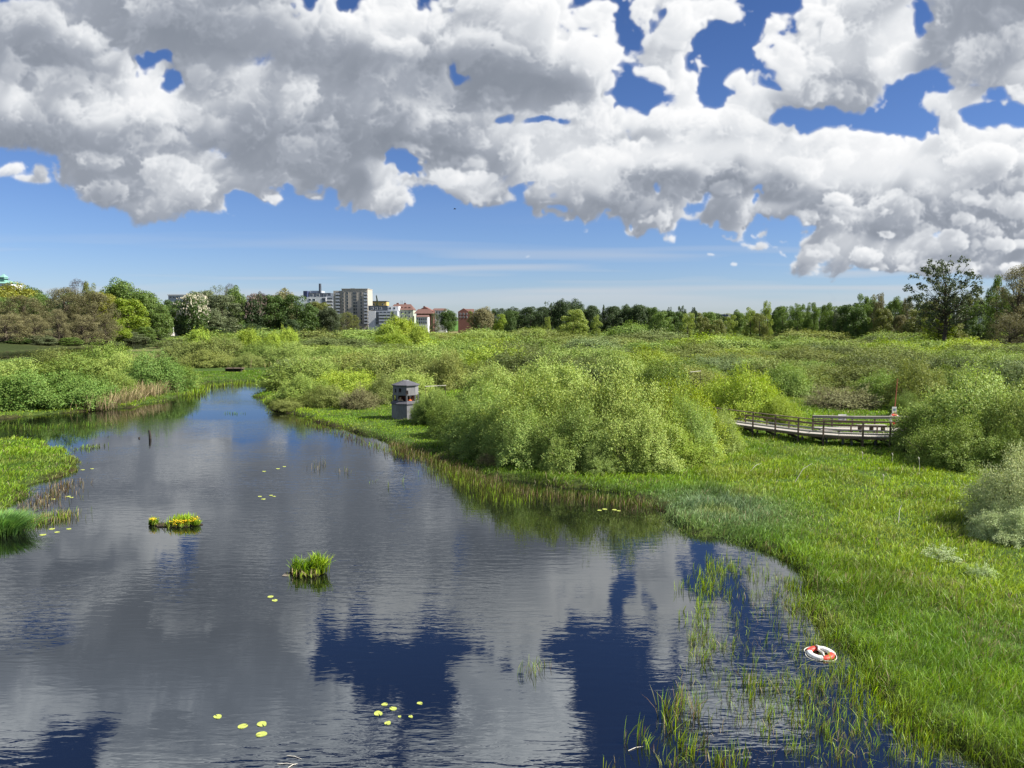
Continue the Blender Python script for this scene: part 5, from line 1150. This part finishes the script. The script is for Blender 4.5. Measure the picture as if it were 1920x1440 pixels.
for px, py in ((1345, 790), (1411, 799.2), (1453, 805), (1496, 810.3), (1543, 814.4), (1617, 818.2), (1668, 819.8), (1720, 820.5)):
    p = P3(px, py, DZK)-org; p.y -= .06
    MB().box(p.x-.05, p.x+.05, p.y-.05, p.y+.05, -.7, DZK-org.z+1.0).build('post', M_WOOD_BROWN, bw, bevel=.006)
    q = p+Vector((.02, 1.9, 0)); MB().box(q.x-.04, q.x+.04, q.y-.04, q.y+.04, -.7, DZK-org.z+.5).build('post', M_WOOD_BROWN, bw)
    MB().bar(Vector((p.x, p.y-.1, .57)), Vector((q.x, q.y+.1, .57)), .09, .16).build('cross_beam', M_WOOD_DARK, bw)
for px, py in ((1427, 801), (1468, 806.8), (1513, 811.8), (1559, 815.2), (1590, 817), (1607, 818), (1652, 819)):
    p = P3(px, py, DZK)-org; MB().box(p.x-.06, p.x+.06, p.y+.75, p.y+.87, -.7, .5).build('support_pile', M_WOOD_GREY, bw)
# the wider landing behind it
la = [P3(1523, 799.5, DZK), P3(1600, 801.5, DZK), P3(1690, 801.5, DZK), P3(1790, 801, DZK)]
ld = empty('landing_platform', tuple(la[0])[:2]+(.25,)); tag(ld, 'timber landing with a pale back rail behind the boardwalk bench', 'platform'); o2 = Vector(ld.location)
m = MB(); k = 40
for i in range(k):
    a = la[0].lerp(la[-1], i/k)-o2; b = la[0].lerp(la[-1], (i+.93)/k)-o2; dpt = 2.0
    m.add([a+Vector((0, -dpt, -.05)), b+Vector((0, -dpt, -.05)), b+Vector((0, 0, -.05)), a+Vector((0, 0, -.05)), a+Vector((0, -dpt, -.006)), b+Vector((0, -dpt, -.006)), b+Vector((0, 0, -.006)), a+Vector((0, 0, -.006))], [(0, 3, 2, 1), (4, 5, 6, 7), (0, 1, 5, 4), (1, 2, 6, 5), (2, 3, 7, 6), (3, 0, 4, 7)])
m.build('deck', M_WOOD_PALE, ld)
for hh, w, h, nm, mt in ((.84, .18, .05, 'top_rail', M_WOOD_PALE), (.78, .05, .14, 'rail_board', M_WOOD_GREY), (.45, .05, .12, 'low_rail', M_WOOD_BROWN)):
    m = MB()
    for a, b in zip(la[:-1], la[1:]): m.bar(a-o2+Vector((0, 0, hh)), b-o2+Vector((0, 0, hh)), w, h)
    m.build(nm, mt, ld)
for px in (1524, 1560, 1598, 1640, 1685, 1730):
    x = far_pt(px, 800, la[0].y)[0]-o2.x; MB().box(x-.045, x+.045, -.03, .06, -.7, DZK-o2.z+.78).build('post', M_WOOD_BROWN, ld)
    MB().box(x-.06, x+.06, -1.4, -1.28, -.7, DZK-o2.z-.05).build('support_pile', M_WOOD_GREY, ld)
bp_ = P3(1634, 809, DZK); be = empty('bench', tuple(bp_)); tag(be, 'low plank bench on the landing in front of the back rail', 'bench')
MB().box(-1.0, 1.0, -.2, .02, .42, .47).build('seat_plank', M_WOOD_PALE, be, bevel=.008); MB().box(-1.0, 1.0, .05, .26, .42, .47).build('seat_plank', M_WOOD_PALE, be, bevel=.008)
for x in (-.82, 0, .82): MB().box(x-.06, x+.06, -.18, .24, 0, .417).build('leg', M_WOOD_BROWN, be, bevel=.006)
sg = P3(1577, 800, DZK)+Vector((0, -.14, 0)); sn = empty('information_sign', tuple(sg)); tag(sn, 'white nature information board fixed to the landing back rail', 'sign')
MB().box(-.3, .3, -.02, .02, .42, .93).build('board', M_WHITE, sn, bevel=.004)
MB().box(-.25, -.03, -.026, -.021, .6, .78).build('picture_panel', M_SIGNBLUE, sn); m = MB()
for i in range(6): m.box(.02, .25-.05*(i % 3), -.026, -.021, .82-i*.055, .835-i*.055)
m.build('text_lines', M_WOOD_GREY, sn); MB().box(-.04, .04, .0205, .1, .3, .95).build('post', M_WOOD_GREY, sn)
pp = P3(1673, 800, DZK)+Vector((0, -.2, 0)); pl = empty('rescue_pole', (pp.x, pp.y, .2)); tag(pl, 'tall thin red pole with a small white sign on the landing', 'pole')
MB().tube([(0, 0, -.3), (.02, 0, 2.2), (.14, 0, 4.5)], [.045, .04, .028], 8).build('pole', plain_mat('rusty_red_pole', (.4, .12, .07), .7, scale=8), pl)
MB().box(-.2, .14, -.07, -.045, 2.0, 2.42).build('sign_plate', M_WHITE, pl, bevel=.01); MB().box(-.12, .06, -.076, -.071, 2.14, 2.3).build('symbol', M_SIGNBLUE, pl)
life_buoy((pp.x-.06, pp.y-.16, DZK+.62), (R(82), 0, R(8)), .3, .085, 'red and white life buoy hanging on the red pole', .75)
# bits of the other walkway showing between the bushes
def rail_piece(px0, py0, px1, py1, D, label, mat):
    a = Vector(far_pt(px0, py0, D)); b = Vector(far_pt(px1, py1, D+1.5)); o = empty('walkway_railing', (a.x, a.y, .25)); tag(o, label, 'railing'); c = a-Vector(o.location); d = b-Vector(o.location)
    MB().bar(c, d, .09, .05).build('top_rail', mat, o)
    for t in (.02, .98):
        p = c.lerp(d, t); MB().box(p.x-.018, p.x+.018, p.y+.01, p.y+.05, -.6, p.z-.055).build('post', M_WOOD_BROWN, o)
rail_piece(797, 724, 836, 722, 70.5, 'pale handrail running into the bushes behind the hide roof', M_WOOD_PALE)
rail_piece(1294, 697, 1314, 695, 84, 'pale rail end showing between willows left of the bright lime willow', M_WOOD_PALE)
# small jetty on the second bank
x, y = ground_pt(440, 701); jt = empty('fishing_jetty', (x, y, .1)); tag(jt, 'small dark timber jetty under the olive willows across the river', 'jetty')
MB().box(-1.4, 1.5, -.8, .8, .8, .9).build('deck', M_WOOD_BROWN, jt); MB().box(-1.5, 1.2, -.2, .9, .1, .78).build('deck_shade', M_WOOD_DARK, jt)  # dark box added as the shade beneath the jetty deck
for xx in (-1.2, 0, 1.3): MB().tube([(xx, -.6, -.6), (xx, -.6, .95)], .08, 7).build('pile', M_WOOD_DARK, jt)
# stone steps, bollard and pole at the far landing
Ds = 392; zs = max(0, float(ground_z(*far_pt(303, 630, Ds)[:2])[0])); x0, x1 = far_pt(287, 630, Ds)[0], far_pt(323, 630, Ds)[0]
st = empty('stone_steps', ((x0+x1)/2, Ds, 0)); tag(st, 'pale stone steps going down into the far pond', 'steps'); w = (x1-x0)/2
for i in range(6): MB().box(-w+.5*abs(i-2), w-.35*i, -6+i*2.4, -3.6+i*2.4+(10 if i == 5 else 0), -1, .12+i*.48).build('step', M_STONE, st)
x, y, z = far_pt(298, 627, Ds+6); bl = empty('bollard', (x, y, 2.4)); tag(bl, 'white bollard at the top of the stone steps', 'bollard'); MB().tube([(0, 0, -1), (0, 0, 2.6)], [.5, .5], 10).build('shaft', M_WHITE, bl); MB().tube([(0, 0, 2.6), (0, 0, 2.8), (0, 0, 3.0)], [.62, .62, .2], 10).build('cap', M_WHITE, bl)
x, y, z = far_pt(325, 620, Ds+3); fp = empty('flag_pole', (x, y, .5)); tag(fp, 'thin white pole beside the stone steps', 'pole'); MB().tube([(0, 0, -.5), (0, 0, 4.6)], [.22, .16], 8).build('shaft', M_WHITE, fp); MB().tube([(0, 0, 4.6), (0, 0, 4.9)], [.25, .1], 8).build('finial', M_WHITE, fp)
x, y, z = far_pt(288, 628, Ds+8); bo = MB().tube([(0, 0, -.3), (0, 0, .9), (.1, 0, 1.7), (.2, .1, 2.1)], [1.7, 1.9, 1.3, .4], 9).build('boulder', M_STONE); bo.location = (x, y, 2.2); tag(bo, 'pale boulder at the left of the stone steps', 'boulder')
# path across the park lawn
pts = [(430, 618.5), (500, 617.5), (560, 615.8), (620, 613.6), (660, 611.5), (690, 609)]; V = []; 
for i, (px, py) in enumerate(pts):
    D = [470, 478, 486, 494, 502, 512][i]; x = far_pt(px, 600, D)[0]
    for dd in (-2.2, 2.2): V.append((x, D+dd, float(ground_z(x, D+dd)[0])+.06))
tag(MB().add(V, [(2*i, 2*i+2, 2*i+3, 2*i+1) for i in range(len(pts)-1)]).build('park_path', M_PATH), 'pale path across the park lawn', 'path', kind='structure')
for px, top, lb in ((555, 612.5, 'white litter bin on the park lawn'), (621, 610, 'small white sign on the park lawn'), (602, 611, 'small pale box on the park lawn')):
    D = 470; x, y, z = far_pt(px, top, D); g0 = float(ground_z(x, D)[0]); o = empty('litter_bin', (x, D, g0)); tag(o, lb, 'bin'); MB().tube([(0, 0, -.3), (0, 0, 1.3)], [.55, .6], 10).build('drum', M_WHITE, o); MB().tube([(0, 0, 1.3), (0, 0, 1.5)], [.68, .5], 10).build('lid', M_FELT, o)

# ------------------------------------------------------------------ bird hide with two visitors
hx, hy = ground_pt(758, 789, .25); hy += 1.1; hd = empty('bird_hide', (hx, hy, .25)); tag(hd, 'grey octagonal wooden bird hide with a dark roof at the river bank', 'bird hide')
def octa(rad, z, n=8, ph=R(12)): return [(rad*math.cos(ph+2*math.pi*i/n), rad*math.sin(ph+2*math.pi*i/n), z) for i in range(n)]
def shell(r0, r1, z0, z1, th=.06): return MB().prism(octa(r0, z0), octa(r1, z1), False, False).prism(octa(r1-th, z1), octa(r0-th, z0), False, False)
m = shell(1.25, 1.25, .12, 1.5); m.build('lower_wall', M_HIDE, hd); MB().prism(octa(1.18, .24), octa(1.18, .34)).build('floor', M_WOOD_DARK, hd)
MB().prism(octa(1.32, 1.42), octa(1.32, 1.48), True, False).prism(octa(1.32, 1.48), octa(1.13, 1.7), False, False).prism(octa(1.07, 1.72), octa(1.07, 1.44), False, False).build('sill_roof', M_FELT, hd)
up = shell(1.12, 1.12, 2.2, 3.05); up.build('upper_wall', M_HIDE, hd)
for i, (x, y, z) in enumerate(octa(1.08, 1.72)): MB().box(x-.06, x+.06, y-.06, y+.06, 1.7, 2.24).build('corner_post', M_HIDE, hd)
for ang, zz in ((222, 2.62), (250, 2.68), (284, 2.5)):
    t = R(ang); r = 1.115*math.cos(R(22.5))/math.cos(((t-R(12)) % (math.pi/4))-math.pi/8)-.03; o = MB().box(-.1, .1, -.02, .06, zz-.15, zz+.15).build('window', M_DARK, hd); o.location = (r*math.cos(t), r*math.sin(t), 0); o.rotation_euler = (0, 0, t-R(90))
    MB().box(-.13, .13, .045, .09, zz-.18, zz-.15).build('sill', M_WOOD_BROWN, o)
ro = MB().prism(octa(1.24, 3.03), octa(1.24, 3.1), True, False).prism(octa(1.24, 3.1), octa(.35, 3.42), False, True).build('roof', M_FELT, hd); MB().tube([(0, 0, 3.4), (0, 0, 3.47)], [.36, .33], 8).build('ridge_cap', M_HIDE, ro)
MB().box(-.8, .8, -.02, .02, 1.6, 2.95).build('back_screen', plain_mat('red_brown_boards', (.13, .05, .03), .85, scale=6), hd).location = (0, .7, 0)
for i in range(4): x, y, z = octa(1.0, 0, 4)[i]; MB().tube([(x, y, -.6), (x, y, .1)], .09, 7).build('pile', M_WOOD_DARK, hd)
mat_jk = plain_mat('orange_jacket', (.85, .16, .02), .7, scale=10); mat_tan = plain_mat('tan_jacket', (.6, .46, .26), .7, scale=10); mat_skin = plain_mat('skin', (.55, .34, .25), .6, scale=20, color2=(.5, .3, .22)); mat_cap = plain_mat('white_cap', (.8, .8, .78), .7); mat_hair = plain_mat('brown_hair', (.06, .035, .02), .7); mat_tr = plain_mat('dark_trousers', (.05, .055, .07), .8)
def person(loc, rz, mat, label, cap, seat=0.0):
    o = empty('person', loc, rz); tag(o, label, 'person')
    J = [(0, 0, .95, .15), (0, .0, 1.15, .14), (0, 0, 1.38, .17), (0, -.01, 1.5, .065), (0, -.02, 1.58, .075), (0, -.03, 1.68, .1), (0, -.02, 1.76, .07),
         (.2, 0, 1.4, .065), (.27, -.1, 1.16, .05), (.16, -.36, 1.14, .038), (.13, -.46, 1.15, .03), (-.2, 0, 1.4, .065), (-.27, -.1, 1.16, .05), (-.16, -.36, 1.14, .038), (-.13, -.46, 1.15, .03),
         (.1, 0, .85, .105), (.11, -.02, .47, .072), (.11, .02, .08, .05), (.12, -.14, .04, .04), (-.1, 0, .85, .105), (-.11, -.02, .47, .072), (-.11, .02, .08, .05), (-.12, -.14, .04, .04)]
    E = [(0, 1), (1, 2), (2, 3), (3, 4), (4, 5), (5, 6), (2, 7), (7, 8), (8, 9), (9, 10), (2, 11), (11, 12), (12, 13), (13, 14), (0, 15), (15, 16), (16, 17), (17, 18), (0, 19), (19, 20), (20, 21), (21, 22)]
    me = bpy.data.meshes.new('body'); me.from_pydata([j[:3] for j in J], E, []); b = link('body', me, o)
    md = b.modifiers.new('skin', 'SKIN'); sv = me.skin_vertices[0].data
    for v, j in zip(sv, J): v.radius = (j[3], j[3])
    sv[0].use_root = True; b.modifiers.new('smooth', 'SUBSURF').levels = 1; b.modifiers['smooth'].render_levels = 2; me.materials.append(mat_skin)
    # clothing follows the body, a little larger
    MB().tube([(0, 0, .88), (0, 0, .95), (0, 0, 1.15), (0, 0, 1.34), (0, 0, 1.44), (0, -.01, 1.5)], [.17, .19, .18, .215, .17, .08], 14).tube([(.17, 0, 1.42), (.27, -.08, 1.17), (.17, -.33, 1.14)], [.09, .07, .055], 9).tube([(-.17, 0, 1.42), (-.27, -.08, 1.17), (-.17, -.33, 1.14)], [.09, .07, .055], 9).build('jacket', mat, o, smooth=True)
    MB().tube([(0, 0, .98), (0, 0, .86)], [.18, .17], 12).tube([(.1, 0, .92), (.11, -.02, .47), (.11, .02, .1)], [.12, .09, .075], 10).tube([(-.1, 0, .92), (-.11, -.02, .47), (-.11, .02, .1)], [.12, .09, .075], 10).build('trousers', mat_tr, o, smooth=True)
    MB().tube([(0, -.02, 1.68), (0, -.02, 1.74), (0, -.02, 1.81), (0, -.02, 1.84)], [.112, .117, .085, .02], 12).tube([(0, -.1, 1.72), (0, -.2, 1.71)], [.07, .05], 8).build('cap' if cap else 'hair', mat_cap if cap else mat_hair, o, smooth=True)
    MB().tube([(0, -.125, 1.665), (0, -.15, 1.645)], [.012, .018], 6).build('nose', mat_skin, o, smooth=True)
    return o
person((hx+.45, hy-.5, .6), R(8), mat_jk, 'person in an orange jacket and white cap looking out of the bird hide', True)
person((hx-.4, hy-.5, .6), R(-10), mat_tan, 'bareheaded person in a tan jacket at the left slot of the bird hide', False)

# ------------------------------------------------------------------ stalks in the meadow and a bird in the sky
for px, py, ht, lean, lb in ((1724, 895, 1.05, -.06, 'tall dry cattail stalk with white fluff by the shaded willow'), (1672, 876, .75, .03, 'shorter dry cattail stalk left of the tall one'), (1617, 868, .6, .0, 'dead cattail stub standing alone below the boardwalk post'), (1655, 760+150, .5, .04, 'small dead stalk in the open meadow before the stubs')):
    x, y = ground_pt(px, py, .25); o = empty('cattail_stalk', (x, y, .22)); tag(o, lb, 'cattail', 'dry cattail stalks in the meadow')
    MB().tube([(0, 0, -.1), (lean*.4, 0, ht*.6), (lean, 0, ht)], [.014, .012, .008], 6).build('stalk', M_SEED, o); MB().tube([(lean, 0, ht-.02), (lean-.02, 0, ht+.06), (lean-.06, 0, ht+.14)], [.02, .035, .012], 7).build('seed_head', M_SEED, o)
for px, py, dx, dz, lb in ((1490, 897, 1.0, .9, 'long bleached reed stem arching over the meadow'), (1405, 878, .8, -.1, 'thin bleached reed stem lying in the meadow near the clump foot'), (1685, 970, .25, .3, 'short bleached leaf sticking out of the meadow centre')):
    x, y = ground_pt(px, py, .6); o = MB().tube([(0, 0, -.1), (dx*.5, .2, .3+dz*.35), (dx, .3, .45+dz*.5)], [.014, .013, .006], 5).build('bleached_stem', M_SEED); o.location = (x, y, .45); tag(o, lb, 'reed stem')
x, y, z = far_pt(853, 392, 150); bd = empty('bird', (x, y, z), R(70)); tag(bd, 'tiny dark bird flying below the clouds', 'bird')
MB().tube([(0, -.24, 0), (0, -.15, .02), (0, .02, .03), (0, .18, .02), (0, .34, .02)], [.02, .06, .085, .05, .02], 9).build('body', M_DARK, bd, smooth=True)
for sgn in (1, -1): MB().add([(0, -.08, .04), (sgn*.25, -.12, .14), (sgn*.55, .02, .1), (sgn*.25, .06, .13), (0, .1, .04)], [(0, 1, 3, 4), (1, 2, 3)]).add([(0, -.08, .02), (sgn*.25, -.12, .12), (sgn*.55, .02, .09), (sgn*.25, .06, .11), (0, .1, .02)], [(4, 3, 1, 0), (3, 2, 1)]).build('wing', M_DARK, bd)
